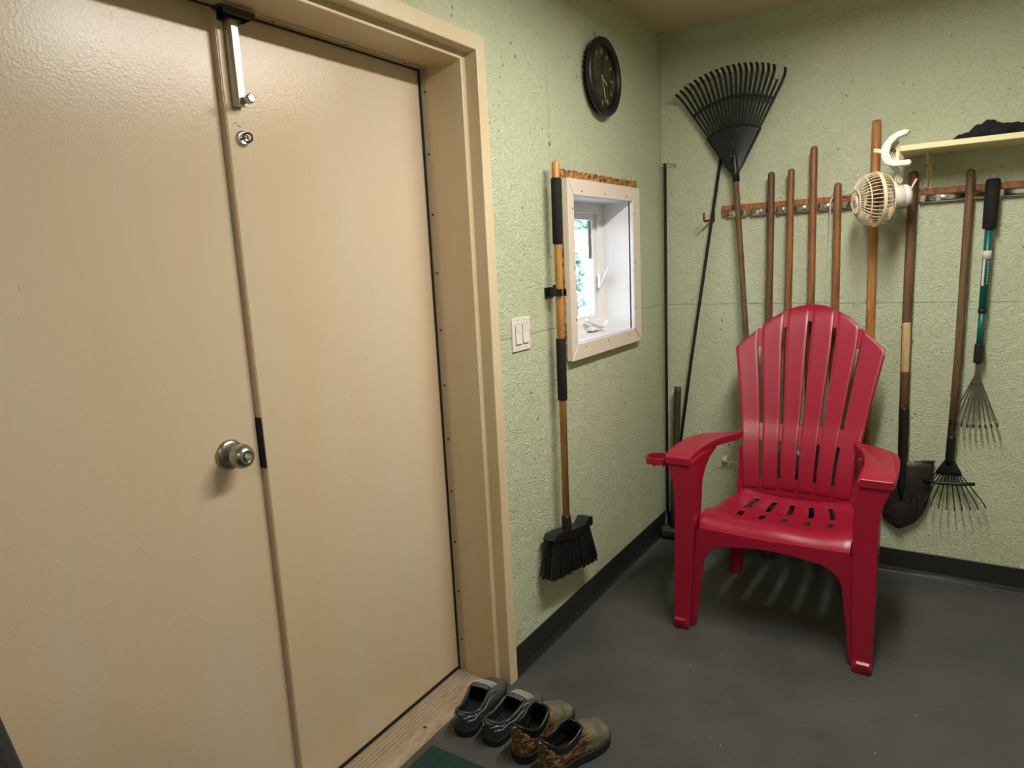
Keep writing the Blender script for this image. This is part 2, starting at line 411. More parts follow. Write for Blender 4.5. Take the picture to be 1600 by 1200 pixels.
# small paint chips near the lock
for (dy, dz, L, an) in ((-.012, .040, .009, .3), (-.002, .034, .010, -.5), (.008, .042, .006, .7), (-.035, .046, .004, 0), (-.034, .032, .004, 1), (-.033, .008, .003, 1)):
    mm = align((RX+.0002, -2.270+dy, 1.80+dz-.01), (1, 0, 0), (0, 0, 1)) @ Matrix.Rotation(an+PI/2, 4, 'Z')
    obj('paint_chip', B().box((-L/2, -.0009, 0), (L/2, .0009, .0003), mm), m_darkmetal, d2)

# ------------------------------------------------------------------ window
cy0, cy1, cz0, cz1 = WY0-.050, WY1+.078, WZ0-.062, WZ1+.060   # casing outer
CX0, CX1 = .006, .030
b = cellboard(B(), [WY0-.055, WY0-.012, WY1+.012, WY1+.108], [WZ0-.055, WZ0-.012, WZ1+.012, 1.80], lambda i, j: not (i == 1 and j == 1), lambda u, v, d: (-.0115+d, u, v), .016)
win = struct('window_1', b, osb_raw)
# ragged saw edge of the bare board above and left of the casing
rg = B(); n = 60
for i in range(n):
    y0 = WY0-.052 + (WY1+.105-WY0+.052)*i/n; h = random.uniform(.0, .006)
    rg.box((-.004, y0, 1.799), (.0048+random.uniform(-.001, .001), y0+.0115, 1.801+h))
o = obj('splintered_edge', rg, osb_raw, win); o['kind'] = 'stuff'
# mitred casing boards
def casing(p):
    (a, bb, c, d) = p
    return B().rings([[(CX0, *q) for q in p], [(CX1, *q) for q in p]])
iy0, iy1, iz0, iz1 = WY0+.0, WY1-.0, WZ0+.0, WZ1-.0
g = .0012
obj('casing_board', casing([(cy0+g, cz1), (cy1-g, cz1), (iy1-g, iz1), (iy0+g, iz1)]), m_trimw, win, bevel=.0015)
obj('casing_board', casing([(cy0+g, cz0), (cy1-g-.003, cz0), (iy1-g-.004, iz0), (iy0+g, iz0)]), m_trimw, win, bevel=.0015)
obj('casing_board', casing([(cy0, cz0+g), (cy0, cz1-g), (iy0, iz1-g), (iy0, iz0+g)]), m_trimw, win, bevel=.0015)
obj('casing_board', casing([(cy1, cz0+g), (cy1, cz1-g), (iy1, iz1-g), (iy1, iz0+g)]), m_trimw, win, bevel=.0015)
nl = B()
for y in (-.93, -.72, -.50):
    for z in (iz1+.016, iz0-.018): nl.lathe([(.0, 0), (.0035, 0), (.0035, .0012), (.0, .0015)], align((CX1, y, z), (1, 0, 0)), 8)
for z in (1.24, 1.44, 1.66):
    for y in (iy0-.012, iy1+.014): nl.lathe([(.0, 0), (.0035, 0), (.0035, .0012), (.0, .0015)], align((CX1, y, z), (1, 0, 0)), 8)
o = obj('nail_head', nl, m_darkmetal, win); o['kind'] = 'stuff'
# jamb liners
XB = -.130
T = .012
obj('jamb_liner', B().box((XB, WY1, WZ0), (CX0+.008, WY1+T, WZ1)), m_liner, win)
obj('jamb_liner', B().box((XB, WY0-T, WZ0), (CX0+.008, WY0, WZ1)), m_liner, win)
obj('jamb_liner', B().box((XB, WY0, WZ1), (CX0+.008, WY1, WZ1+T)), m_liner, win)
obj('jamb_liner', B().box((XB, WY0, WZ0-T), (CX0+.008, WY1, WZ0)), m_liner, win)
obj('liner_edge', B().box((CX0+.008, WY1-.001, WZ0), (CX1-.004, WY1+.004, WZ1)), m_liner, win)
# vinyl frame, sash, glass
def ringboard(x0, x1, y0, y1, z0, z1, t):
    return cellboard(B(), [y0, y0+t, y1-t, y1], [z0, z0+t, z1-t, z1], lambda i, j: not (i == 1 and j == 1), lambda u, v, d: (x0+d, u, v), x1-x0)
obj('vinyl_frame', ringboard(-.168, -.120, WY0-T, WY1+T, WZ0-T, WZ1+T, T+.045), m_vinyl, win, bevel=.003)
sash = obj('sash', ringboard(-.162, -.136, WY0+.030, WY1-.030, WZ0+.030, WZ1-.030, .042), m_vinyl, win, bevel=.003)
obj('pane', B().box((-.148, WY0+.06, WZ0+.06), (-.144, WY1-.06, WZ1-.06)), m_glass, sash)
obj('sash_stay', B().box((-.158, WY1-.079, 1.47), (-.149, WY1-.073, 1.636)), m_darkmetal, sash)
# lock lever and crank
lv = obj('lock_lever', B().box((-.121, WY1-.066, 1.335), (-.108, WY1-.050, 1.40)), m_vinyl, win, bevel=.002)
obj('lever_arm', B().tube([(-.110, WY1-.060, 1.345), (-.095, WY1-.050, 1.385), (-.080, WY1-.040, 1.425)], [.007, .008, .004], 8), m_vinyl, lv, smooth=True)
cr = obj('crank', B().box((-.122, WY1-.20, WZ0+.008), (-.085, WY1-.09, WZ0+.030)), m_vinyl, win, bevel=.006)
obj('crank_arm', B().bar([(-.095, WY1-.24, WZ0+.064), (-.088, WY1-.17, WZ0+.036), (-.078, WY1-.105, WZ0+.022), (-.062, WY1-.085, WZ0+.048)], [.02, .02, .022, .012], [.012, .012, .012, .012]), m_vinyl, cr, bevel=.003)

# ------------------------------------------------------------------ outdoors seen through the pane
m_gravel = speckle('pale_gravel', (206, 202, 196), .9, 40, .4)
m_leaf1 = speckle('tree_leaves', (96, 130, 112), .7, 30, .4, (58, 92, 92), 5)
m_white = new_mat('white_outdoor_paint', (232, 234, 236), .5)
tag(obj('gravel_yard', B().box((-22, -4, -.30), (-.32, 30, -.12)), m_gravel), 'pale gravel yard outside the small window', 'ground')
soff = obj('roof_overhang', B().box((-1.7, -6, 2.50), (-.31, 6, 2.62)), new_mat('blue_grey_soffit', (150, 164, 184), .7)); tag(soff, 'blue grey roof overhang above the small window outside', 'roof')
sd = thing('garden_shed', 'small white gabled shed far across the yard, seen through the window pane', 'shed', (-12.4, 20.7, -.12))
obj('wall', B().prism([(-.85, -.12), (.85, -.12), (.85, 1.62), (0, 2.42), (-.85, 1.62)], (-3, 0, 0), lambda u, v: (-10.96, 20.7+u, v)), m_white, sd)
for q in (-1, 1): obj('roof_slope', B().prism([(0, 2.42), (q*1.02, 1.46), (q*1.02, 1.56), (0, 2.54)], (-3.3, 0, 0), lambda u, v: (-10.8, 20.7+u, v)), bpy.data.materials['blue_grey_soffit'], sd)
def tree(x, y, h, r, label):
    t = thing('leafy_tree', label, 'tree', (x, y, -.12), group=None)
    obj('trunk', B().tube([(x, y, -.12), (x+.05, y, h*.4), (x, y+.05, h*.7)], [.14, .11, .05], 8), m_handle_dk, t)
    bm = bmesh.new(); rr = random.Random(int(x*10+y))
    for k in range(120):
        c = Vector((x+rr.gauss(0, r*.45), y+rr.gauss(0, r*.45), max(h*.34, h*.62+rr.gauss(0, h*.18))))
        bmesh.ops.create_icosphere(bm, subdivisions=1, radius=r*rr.uniform(.10, .32), matrix=Matrix.Translation(c))
    for v in bm.verts: v.co += Vector((rr.uniform(-1, 1), rr.uniform(-1, 1), rr.uniform(-1, 1)))*r*.06
    o = obj('foliage', bm, m_leaf1, t); o['kind'] = 'stuff'
tree(-4.66, 7.75, 1.75, .27, 'small green bushy tree outside the window in front of the shed')
tree(-16.0, 29.0, 5.2, 2.2, 'tall green leafy tree far behind the shed')
# ------------------------------------------------------------------ ceiling light (above the scene, lights the room)
lt = thing('ceiling_light', 'white fluorescent strip light fixed to the ceiling in the middle of the room', 'lamp', (1.05, -1.55, H))
obj('housing', B().box((.97, -2.17, H-.055), (1.13, -.93, H)), m_fanw, lt, bevel=.004)
em = new_mat('lit_tube', (255, 250, 238), .4); N(em).b.inputs['Emission Color'].default_value = (1, .93, .80, 1); N(em).b.inputs['Emission Strength'].default_value = 3.0
for x in (1.005, 1.095): obj('tube', B().tube([(x, -2.15, H-.075), (x, -.95, H-.075)], .013, 10), em, lt, smooth=True)
la = bpy.data.lights.new('tube_light', 'AREA'); la.shape = 'RECTANGLE'; la.size = .13; la.size_y = 1.2; la.energy = LAMP_W; la.color = (1.0, .955, .88)
lo = bpy.data.objects.new('tube_light', la); COL.objects.link(lo); lo.parent = lt; lo.location = (0, 0, -.095)

l2_fill = thing('ceiling_light', 'added fill light shaped as a white ceiling strip light, unseen behind the camera', 'lamp', (1.5, -4.2, H))  # weak fill lamp added out of view to brighten the left door leaf
obj('housing', B().box((.9, -4.28, H-.055), (2.1, -4.12, H)), m_fanw, l2_fill, bevel=.004)
for y in (-4.245, -4.155): obj('tube', B().tube([(.92, y, H-.075), (2.08, y, H-.075)], .013, 10), em, l2_fill, smooth=True)
fill_area = bpy.data.objects.new('tube_light', la.copy()); COL.objects.link(fill_area); fill_area.data.size, fill_area.data.size_y = 1.2, .13; fill_area.data.energy = 9.0; fill_area.parent = l2_fill; fill_area.location = (0, 0, -.095)
# ================================================================== wall things
# clock
cc = Vector((0, -.706, 2.180))
ck = thing('wall_clock', 'round black wall clock with a dark mottled face, hung above the small window', 'clock', cc)
cm = align(cc, (1, 0, 0), (0, 0, 1))
obj('case', B().lathe([(.0, .001), (.118, .001), (.122, .004), (.128, .018), (.0, .018)], cm, 48), m_black, ck, smooth=True, bevel=.001)
obj('rim', B().lathe([(.116, .018), (.137, .018), (.147, .024), (.150, .032), (.147, .041), (.138, .046), (.126, .046), (.119, .040), (.117, .030), (.116, .018)], cm, 56), m_black, ck, smooth=True)
fm = new_mat('mottled_clock_face', (46, 44, 32), .35); n_ = N(fm)
nz = n_.noise(n_.obj(), 24, 3, .6, 1.2)
n_.col(n_.ramp(nz, [(.30, (18, 17, 14)), (.48, (52, 50, 36)), (.56, (84, 80, 52)), (.62, (40, 38, 26)), (.75, (104, 98, 70))]))
face = obj('dial', B().lathe([(.0, .018), (.118, .018), (.118, .022), (.0, .022)], cm, 48), fm, ck)
m_mark = new_mat('faded_marks', (150, 142, 96), .5)
for k in range(12):
    a = 2*PI*k/12; mm = cm @ Matrix.Rotation(-a, 4, 'Z')
    obj('hour_mark', B().box((.088, -.004, .0215), (.106, .004, .0232), mm), m_mark, face)
m_hand = new_mat('pale_hand', (214, 208, 190), .4)
for nm, a, L, wd in (('hour_hand', 118, .048, .0016), ('minute_hand', 163, .078, .0012), ('second_hand', 165, .095, .0006)):
    mm = cm @ Matrix.Rotation(-math.radians(a), 4, 'Z')
    obj(nm, B().box((-.012, -wd, .0245), (L, wd, .0257), mm), m_hand, ck)
rib = B()
for k in range(40):
    mm = cm @ Matrix.Rotation(2*PI*k/40, 4, 'Z'); rib.box((.120, -.002, .002), (.134, .002, .019), mm)
o = obj('case_rib', rib, m_black, ck); o['kind'] = 'stuff'

# light switch
sw = thing('light_switch', 'white double rocker light switch plate on green wall beside the door', 'switch', (0, -1.372, 1.226))
obj('plate', B().box((.0, -1.430, 1.169), (.006, -1.314, 1.284)), m_switch, sw, bevel=.002)
for y in (-1.395, -1.349):
    r = obj('rocker', B().prism([(0, 1.193), (.0095, 1.194), (.0065, 1.227), (.0082, 1.259), (0, 1.260)], (0, .032, 0), lambda u, v, y=y: (u+.0015, y-.016, v)), m_switch, sw, bevel=.0006)
    obj('rocker_shadow_ring', cellboard(B(), [y-.0185, y-.0165, y+.0165, y+.0185], [1.190, 1.1925, 1.2605, 1.2625], lambda i, j: not (i == 1 and j == 1), lambda u, v, d: (.004+d, u, v), .0026), new_mat('switch_shadow_line', (150, 140, 128), .6), sw)  # darker ring painted in as the shadow line round each rocker
    for z in (1.178, 1.275): obj('screw', B().lathe([(.0, 0), (.0026, 0), (.0026, .001), (.0, .0012)], align((.006, y, z), (1, 0, 0)), 8), m_alu, sw)

# broom hung on the left wall
BX = .048
br = thing('push_broom', 'angled black broom with honey wood handle and black grips, hung beside the window', 'broom', (BX, -1.175, 1.36))
hp = lambda z: (BX, -1.163 - (1.817-z)*.012, z)
obj('handle', B().tube([hp(.44), hp(1.800), hp(1.812), hp(1.818)], [.0135, .0145, .012, .005], 12), m_broomwood, br, smooth=True)
obj('grip', B().tube([hp(1.528), hp(1.532), hp(1.754), hp(1.758)], [.0165, .0185, .0185, .0165], 14), m_foam, br, smooth=True)
obj('grip', B().tube([hp(.956), hp(.960), hp(1.184), hp(1.188)], [.0165, .0185, .0185, .0165], 14), m_foam, br, smooth=True)
obj('ferrule', B().tube([(BX, -1.178, .420), (BX, -1.178, .435), (BX, -1.1785, .500), (BX, -1.1785, .505)], [.022, .021, .0175, .016], 12), m_black, br, smooth=True)
hd = B().bar([(BX, -1.312, .448), (BX, -1.30, .458), (BX, -1.235, .448), (BX, -1.15, .424), (BX, -1.07, .418), (BX, -1.035, .432), (BX, -1.018, .430), (BX, -1.012, .410)], [.05]*8, [.02, .028, .034, .040, .030, .040, .038, .018])
obj('head', hd, m_black, br, bevel=.006)
bs = B(); rr = random.Random(3)
for i in range(700):
    t = rr.random(); xo = rr.uniform(-.018, .018)
    top = Vector((BX+xo, -1.30+.285*t, .440-.030*t)); bot = Vector((BX+xo*1.5+rr.uniform(-.004, .004), -1.338+.375*t+rr.uniform(-.006, .006), .312-.066*t+rr.uniform(-.010, .010)))
    bs.bar([top, bot], .0065, .0035, up=(1, 0, 0))
bs.rings([[(BX-.016, -1.298, .438), (BX+.016, -1.298, .438), (BX+.016, -1.018, .408), (BX-.016, -1.018, .408)], [(BX-.020, -1.322, .330), (BX+.020, -1.322, .330), (BX+.020, -.976, .262), (BX-.020, -.976, .262)]])
o = obj('bristles', bs, m_bristle, br); o['kind'] = 'stuff'
bc = thing('broom_clip', 'small black spring clip on the wall holding the broom handle', 'clip', (0, -1.165, 1.36))
obj('back_plate', B().box((.0, -1.195, 1.335), (.006, -1.135, 1.375)), m_black, bc, bevel=.002)
for s in (-1, 1):
    obj('jaw', B().bar([(.004, -1.168+s*.012, 1.355), (.030, -1.168+s*.019, 1.355), (.055, -1.168+s*.0205, 1.355), (.068, -1.168+s*.014, 1.355)], .004, .026), m_black, bc)
obj('hook_tip', B().bar([(.050, -1.168-.021, 1.352), (.050, -1.168-.030, 1.352), (.046, -1.168-.034, 1.385)], .006, .010), m_black, bc)

# two thin black garden stakes in the corner
s1 = obj('garden_stake', B().tube([(.026, -.022, .109), (.028, -.022, 1.0), (.030, -.022, 1.898), (.030, -.022, 1.905)], [.0075, .0075, .0075, .005], 8), m_blackmatte, smooth=True)
tag(s1, 'thin black garden stake standing upright in the corner of the walls', 'stake', 'black garden stakes')
s2 = obj('garden_stake', B().tube([(.036, -.034, .003), (.165, -.040, .95), (.316, -.012, 2.02)], [.0075, .0075, .0075], 8), m_blackmatte, smooth=True)
tag(s2, 'thin black garden stake leaning across the wall behind the leaf rake', 'stake', 'black garden stakes')
tag(obj('wire_hook', B().tube([(.018, -.002, 1.897), (.022, -.034, 1.905), (.045, -.034, 1.906), (.072, -.012, 1.897), (.078, -.0005, 1.890)], .0018, 6), m_rust), 'short rusty wire at the top of the upright stake', 'wire')
# red hook
rh = thing('wall_hook', 'dark red screw-in utility hook on the wall left of the tool rail', 'hook', (.262, 0, 1.65))
obj('plate', B().tube([(.262, -.006, 1.615), (.262, -.006, 1.668), (.262, -.004, 1.680)], [.008, .008, .006], 8), m_hookred, rh, smooth=True)
obj('prong', B().tube([(.262, -.006, 1.625), (.250, -.050, 1.618), (.245, -.084, 1.617), (.243, -.088, 1.622), (.242, -.088, 1.655)], [.0055]*5, 8), m_hookred, rh, smooth=True)

# sledge hammer standing on its head in the corner
sl = thing('sledge_hammer', 'dark sledge hammer standing on its head in the corner by the stakes', 'hammer', (.095, -.10, 0))
obj('head', B().rings([[(x, -.105+.031*s*math.cos(a), .040+.036*s*math.sin(a)) for a in [PI/8+PI/4*k for k in range(8)]] for x, s in ((.028, .8), (.036, 1), (.068, 1), (.074, .85), (.108, .85), (.114, 1), (.146, 1), (.154, .8))]), m_steelworn, sl)
obj('handle', B().tube([(.091, -.105, .01), (.090, -.100, .25), (.096, -.078, .50), (.098, -.056, .78), (.098, -.055, .806)], [.017, .018, .0175, .0185, .018], 12, .75), m_axewood, sl, smooth=True)

# ------------------------------------------------------------------ tool rail
rl = thing('tool_rail', 'wooden tool rail with chrome spring holders screwed along the back wall', 'tool rack', (.31, 0, 1.65))
obj('board', B().box((.307, -.018, 1.634), (2.0, 0, 1.684)), m_board, rl, bevel=.001)
RZ = 1.651
def channel(x0, x1):
    return B().prism([(0, -.017), (-.004, -.017), (-.010, -.013), (-.0125, -.006), (-.0125, .006), (-.010, .013), (-.004, .017), (0, .017)], (x1-x0, 0, 0), lambda u, v: (x0, -.018+u, RZ-.006+v))
for (x0, x1) in ((.332, .425), (.442, .520), (.556, .606), (.634, .700), (.730, .800), (.830, .935), (.975, 1.075), (1.115, 1.270), (1.297, 1.93)):
    obj('chrome_channel', channel(x0, x1), m_chrome, rl, smooth=True)
for x in (.402, .500, .570, .597, .650, .690, .745, .785, .835, 1.040, 1.125, 1.180, 1.385, 1.62):
    obj('spring_clip', B().box((x-.009, -.0328, RZ-.020), (x+.009, -.0303, RZ+.006)).box((x-.006, -.0315, RZ-.016), (x+.006, -.017, RZ+.002)), m_satin, rl, bevel=.002)
for x in (.320, 1.06): obj('screw', B().lathe([(.0, 0), (.004, 0), (.004, .002), (.0, .003)], align((x, -.018, 1.66), (0, -1, 0)), 8), m_darkmetal, rl)

# ------------------------------------------------------------------ leaf rake
A = Vector((.377, -.075, 1.812))
lr = thing('leaf_rake', 'large black plastic leaf rake hung head up with tines fanned out', 'rake', (.49, -.11, .0))
obj('handle', B().tube([(.548, -.128, .004), (.44, -.085, 1.10), (.381, -.060, 1.80), (.374, -.058, 1.86)], [.0125, .0130, .0130, .0110], 10), m_handle_gr, lr, smooth=True)
obj('worn_sleeve', B().tube([(.392, -.0600, 1.672), (.388, -.0590, 1.718)], [.0136, .0136], 10), m_barewood, lr, smooth=True)
def rk(ang, r, y=0.0):     # polar point of the rake head; ang in degrees from straight up, the head sags to the wall
    a = math.radians(ang); return Vector((A.x + r*math.sin(a), -.050 + .02*(r/.47) + y, A.z + r*math.cos(a)))
TA = [-34.5 + 61.5*i/20 for i in range(21)]
hb = B()
rows = []
for r in (.0, .04, .09, .14, .19, .235, .245):
    k = max(r, .022); row = []
    for i in range(13):
        an = TA[0] + (TA[-1]-TA[0])*i/12; p = rk(an, k); p.z -= .022
        if r < .03: p = Vector((A.x + (i-6)*.0030, -.052, A.z-.004))
        row.append(p + Vector((0, -.010*math.cos((i-6)/6*PI/2) - .004, 0)))
    rows.append(row)
hb.rings(rows, cap=False, closed=False)
obj('head_plate', hb, m_black, lr, smooth=True, solid=.006)
obj('rib', B().bar([rk(-5, .02, -.022)+Vector((0,0,-.02)), rk(-3.5, .14, -.018), rk(-2, .22, -.014)], .008, .006, up=(0, -1, 0)), m_black, lr)
obj('socket', B().tube([(.3835, -.060, 1.785), (.379, -.060, 1.83), (.372, -.058, 1.90), (.368, -.055, 1.93)], [.0165, .0165, .013, .004], 10), m_black, lr, smooth=True)
for q in ((.368, 1.95), (.362, 1.90), (.379, 1.823)): obj('rivet', B().ball((q[0], -.0765, q[1]), .0028, 8), m_satin, lr)
for i, an in enumerate(TA):
    if i == 19: pts = [rk(an, .215), rk(an, .34), rk(an, .428, -.002)]
    else: pts = [rk(an, .215), rk(an, .34), rk(an, .425, -.004), rk(an, .452, -.012), rk(an, .468, -.032), rk(an, .474, -.055)]
    obj('tine', B().bar(pts, [.0085]+[.0108]*(len(pts)-1), .006, up=(0, -1, 0)), m_black, lr)
obj('crossbar', B().bar([rk(a, .352, -.004) for a in [TA[0]+(TA[-1]-TA[0])*k/16 for k in range(17)]], .011, .014, up=(0, -1, 0)), m_black, lr)

# ------------------------------------------------------------------ long wooden handles behind the chair
YH = -.050
def handle(pts, r, mat, parent):
    p = [Vector(q) for q in pts]; d = (p[-1]-p[-2]).normalized(); top = p[-1]
    full = p[:-1] + [top - d*.016, top - d*.006, top - d*.001, top]; n = len(p)-1
    rs = [r]*n + [r, r*.86, r*.5, r*.15]
    return obj('handle', B().tube(full, rs, 12), mat, parent, smooth=True)
# 1 garden hoe
t = thing('garden_hoe', 'dark handled hoe on the rail, first wooden handle right of the leaf rake', 'hoe', (.536, YH, .30))
handle([(.538, YH, .34), (.536, YH, 1.2), (.536, YH, 1.812)], .0155, m_handle_dk, t)
obj('neck', B().tube([(.538, YH, .40), (.538, YH, .31), (.538, -.053, .245), (.538, -.064, .232)], [.018, .012, .008, .007], 8), m_blacksteel, t, smooth=True)
obj('blade', B().prism([(-.075, 0), (.075, 0), (.068, -.10), (-.068, -.10)], (0, -.003, 0), lambda u, v: (.538+u, -.062+v*.12, .236+v)), m_steelworn, t)
# 2 flat spade
def square_blade(parent, cx, z0, z1, hw, y, mat, bow=.012):
    rows = []
    for k in range(9):
        z = z1 + (z0-z1)*k/8; hwk = hw*(1 - .03*(k/8)); rows.append([Vector((cx+hwk*(i/5-1), y - bow*(1-(i/5-1)**2) + .008*math.sin(k/8*PI), z)) for i in range(11)])
    return obj('blade', B().rings(rows, False, False), mat, parent, smooth=True, solid=.0025)
t = thing('flat_spade', 'light brown handled spade on the rail, second wooden handle right of the leaf rake', 'spade', (.62, YH, .30))
handle([(.622, YH, .56), (.620, YH, 1.2), (.620, YH, 1.817)], .0150, m_handle_md, t)
obj('socket', B().tube([(.622, YH, .70), (.622, YH, .56), (.622, -.052, .47)], [.018, .018, .008], 10), m_steelgrey, t, smooth=True)
square_blade(t, .622, .25, .53, .080, -.045, m_steelgrey)
# 3 garden fork
t = thing('garden_fork', 'tall brown handled fork on the rail, highest top among the four slim handles', 'fork', (.713, YH, .25))
handle([(.719, YH-.02, .50), (.716, YH, 1.2), (.711, YH, 1.900)], .0155, m_handle_md, t)
obj('socket', B().tube([(.7185, YH-.02, .62), (.719, YH-.02, .47), (.719, YH-.02, .42)], [.0185, .017, .010], 10), m_blacksteel, t, smooth=True)
obj('yoke', B().bar([(.660, -.064, .40), (.70, -.064, .425), (.738, -.064, .425), (.778, -.064, .40)], .016, .012), m_blacksteel, t)
for x in (.662, .700, .738, .776): obj('tine', B().bar([(x, -.064, .41), (x, -.070, .28), (x, -.062, .16)], [.010, .010, .003], [.008, .008, .003], up=(0, -1, 0)), m_blacksteel, t)
# 4 square shovel
t = thing('square_shovel', 'brown handled square shovel on the rail, lowest top, just left of the fan', 'shovel', (.812, YH, .30))
handle([(.820, YH, .58), (.816, YH, 1.2), (.810, YH, 1.738)], .0160, m_handle_md, t)
obj('socket', B().tube([(.8195, YH, .76), (.820, YH, .60), (.8205, -.055, .50)], [.019, .018, .010], 10), m_steelgrey, t, smooth=True)
square_blade(t, .838, .20, .585, .105, -.042, m_steelgrey, .02)
# 5 push broom pole
t = thing('shop_broom', 'thick honey coloured pole behind the clip fan, tallest handle on the rail', 'broom', (.955, YH, .2))
obj('handle', B().tube([(.961, YH-.01, .32), (.957, YH, 1.1), (.9485, -.050, 1.955), (.948, -.050, 1.972)], [.0175, .0180, .0180, .0170], 14), m_handle_lt, t, smooth=True)
obj('head', B().box((.950, -.078, .275), (1.012, -.030, .335)), m_handle_dk, t, bevel=.004)
bs = B()
for i in range(90):
    x = .953 + .056*rr.random(); y = -.070+.036*rr.random(); bs.bar([(x, y, .28), (x+rr.uniform(-.006, .006), y+rr.uniform(-.003, .003), .205)], .003, .003, up=(0, 1, 0))
o = obj('bristles', bs, m_bristle, t); o['kind'] = 'stuff'
# 6 round point shovel
t = thing('round_point_shovel', 'old round point shovel with dark handle and bare patch, right of the chair', 'shovel', (1.095, YH, .23))
handle([(1.103, YH, .58), (1.097, YH, .93), (1.093, YH, 1.14), (1.090, YH, 1.755)], .0185, m_handle_dk, t)
obj('bare_patch', B().tube([(1.0972, YH-.0025, .928), (1.0970, YH-.0030, .934), (1.0935, YH-.0030, 1.134), (1.0932, YH-.0025, 1.140)], [.0165, .0172, .0172, .0165], 12), m_barewood, t, smooth=True)
obj('socket', B().tube([(1.100, YH, .775), (1.101, YH, .765), (1.104, YH, .60), (1.106, -.062, .42), (1.108, -.064, .36)], [.0195, .0205, .020, .016, .006], 12), m_blacksteel, t, smooth=True)
rows = []
for k in range(15):
    f = k/14; z = .535 - .312*f
    hw = .099*(1 if f < .45 else math.sqrt(max(0, 1-((f-.45)/.56)**2)))
    hw = max(hw, .004); row = []
    for i in range(15):
        s = i/7-1; row.append(Vector((1.124+hw*s - .022*f, -.030 - .030*(1-s*s)*(1-.3*f) - .012*math.sin(f*PI), z + (.010*(abs(s)) if k == 0 else 0) - .0)))
    rows.append(row)
obj('blade', B().rings(rows, False, False), m_steelworn, t, smooth=True, solid=.003)
for s in (-1, 1):
    obj('step', B().bar([(1.128+s*.022, -.046, .533), (1.128+s*.060, -.040, .540), (1.128+s*.098, -.032, .542)], .018, .004), m_steelworn, t)
# 7 black shrub rake
t = thing('shrub_rake', 'slim wooden handled rake with black fan of tines, between shovel and teal rake', 'rake', (1.284, YH, .37))
handle([(1.277, YH, .60), (1.283, YH, 1.0), (1.2845, YH, 1.742)], .0148, m_handle_gr, t)
obj('hang_hole', B().lathe([(.0, 0), (.0035, 0), (.0035, .001), (.0, .001)], align((1.286, YH-.0146, 1.715), (0, -1, 0)), 8), m_blackmatte, t)
obj('socket', B().tube([(1.279, YH, .665), (1.2785, YH, .655), (1.277, YH, .57), (1.276, YH, .54)], [.0155, .0168, .0168, .012], 12), m_blacksteel, t, smooth=True)
rows = [[Vector((1.277+hw*(i/4-1), -.046-.010*(1-(i/4-1)**2), z)) for i in range(9)] for z, hw in ((.590, .013), (.560, .016), (.535, .030), (.510, .044), (.492, .048))]
obj('head_plate', B().rings(rows, False, False), m_blacksteel, t, smooth=True, solid=.005)
for i in range(11):
    s = i/5-1; x0 = 1.277+.044*s; a = s*.62; pts = [(x0, YH-.004, .500)]
    for L, y in ((.045, 0), (.09, 0), (.125, -.002), (.148, -.012), (.155, -.034)): pts.append((x0+math.sin(a)*L*1.02, YH-.002+y, .500-math.cos(a)*L*.96))
    obj('tine', B().bar(pts, .0045, .0035, up=(0, -1, 0)), m_blacksteel, t)
obj('crossbar', B().tube([(1.185, YH-.006, .460), (1.245, YH-.006, .457), (1.31, YH-.006, .460), (1.372, YH-.006, .468)], .0075, 8), m_blacksteel, t, smooth=True)
# 8 teal telescopic rake
t = thing('telescopic_rake', 'teal tube hand rake with black foam grip hanging at the far right', 'rake', (1.355, YH, .72))
tp = lambda z: (1.3585 - .0065*((1.67-z)/.7), YH, z)
obj('tube', B().tube([tp(1.190), tp(1.55)], .0145, 14), m_teal, t, smooth=True)
obj('tube', B().tube([tp(1.04), tp(1.20)], .0125, 14), m_teal, t, smooth=True)
obj('grip', B().tube([tp(1.508), tp(1.514), tp(1.600), tp(1.690), tp(1.698)], [.0215, .0240, .0250, .0240, .020], 16), m_foam, t, smooth=True)
obj('hang_tab', B().box((1.348, YH-.008, 1.690), (1.372, YH+.004, 1.722)), m_steelgrey, t, bevel=.002)
obj('collar', B().tube([tp(1.180), tp(1.183), tp(1.193), tp(1.196)], [.0150, .0165, .0165, .0150], 14), m_black, t, smooth=True)
obj('label_band', B().tube([tp(1.392), tp(1.425)], .0149, 14), m_label, t, smooth=True)
lb = B(); zs = [1.288, 1.392]
lb.rings([[Vector(tp(z)) + Vector((math.sin(a), -math.cos(a), 0))*.0150 for a in [-.9+.2*k for k in range(4)]] for z in zs], False, False)
obj('label_strip', lb, m_label, t, smooth=True)
m_print = new_mat('grey_label_print', (140, 160, 150), .5); pr_ = B()
for k in range(8):
    z = 1.296 + k*.0115; a = .28
    pr_.rings([[Vector(tp(zz)) + Vector((math.sin(aa), -math.cos(aa), 0))*.0149 for aa in [a, a+.2, a+.4]] for zz in (z, z+.007)], False, False)
o = obj('label_print', pr_, m_print, t); o['kind'] = 'stuff'
obj('clamp_nut', B().tube([tp(.978), tp(.985), tp(1.030), tp(1.052), tp(1.056)], [.0155, .0185, .0180, .0170, .014], 10), m_black, t)
obj('ferrule', B().bar([(1.352, YH, .985), (1.352, YH, .930), (1.351, YH, .905), (1.351, YH, .892)], [.016, .018, .032, .034], [.014, .012, .006, .006], up=(0, -1, 0)), m_tinegrey, t, bevel=.001)
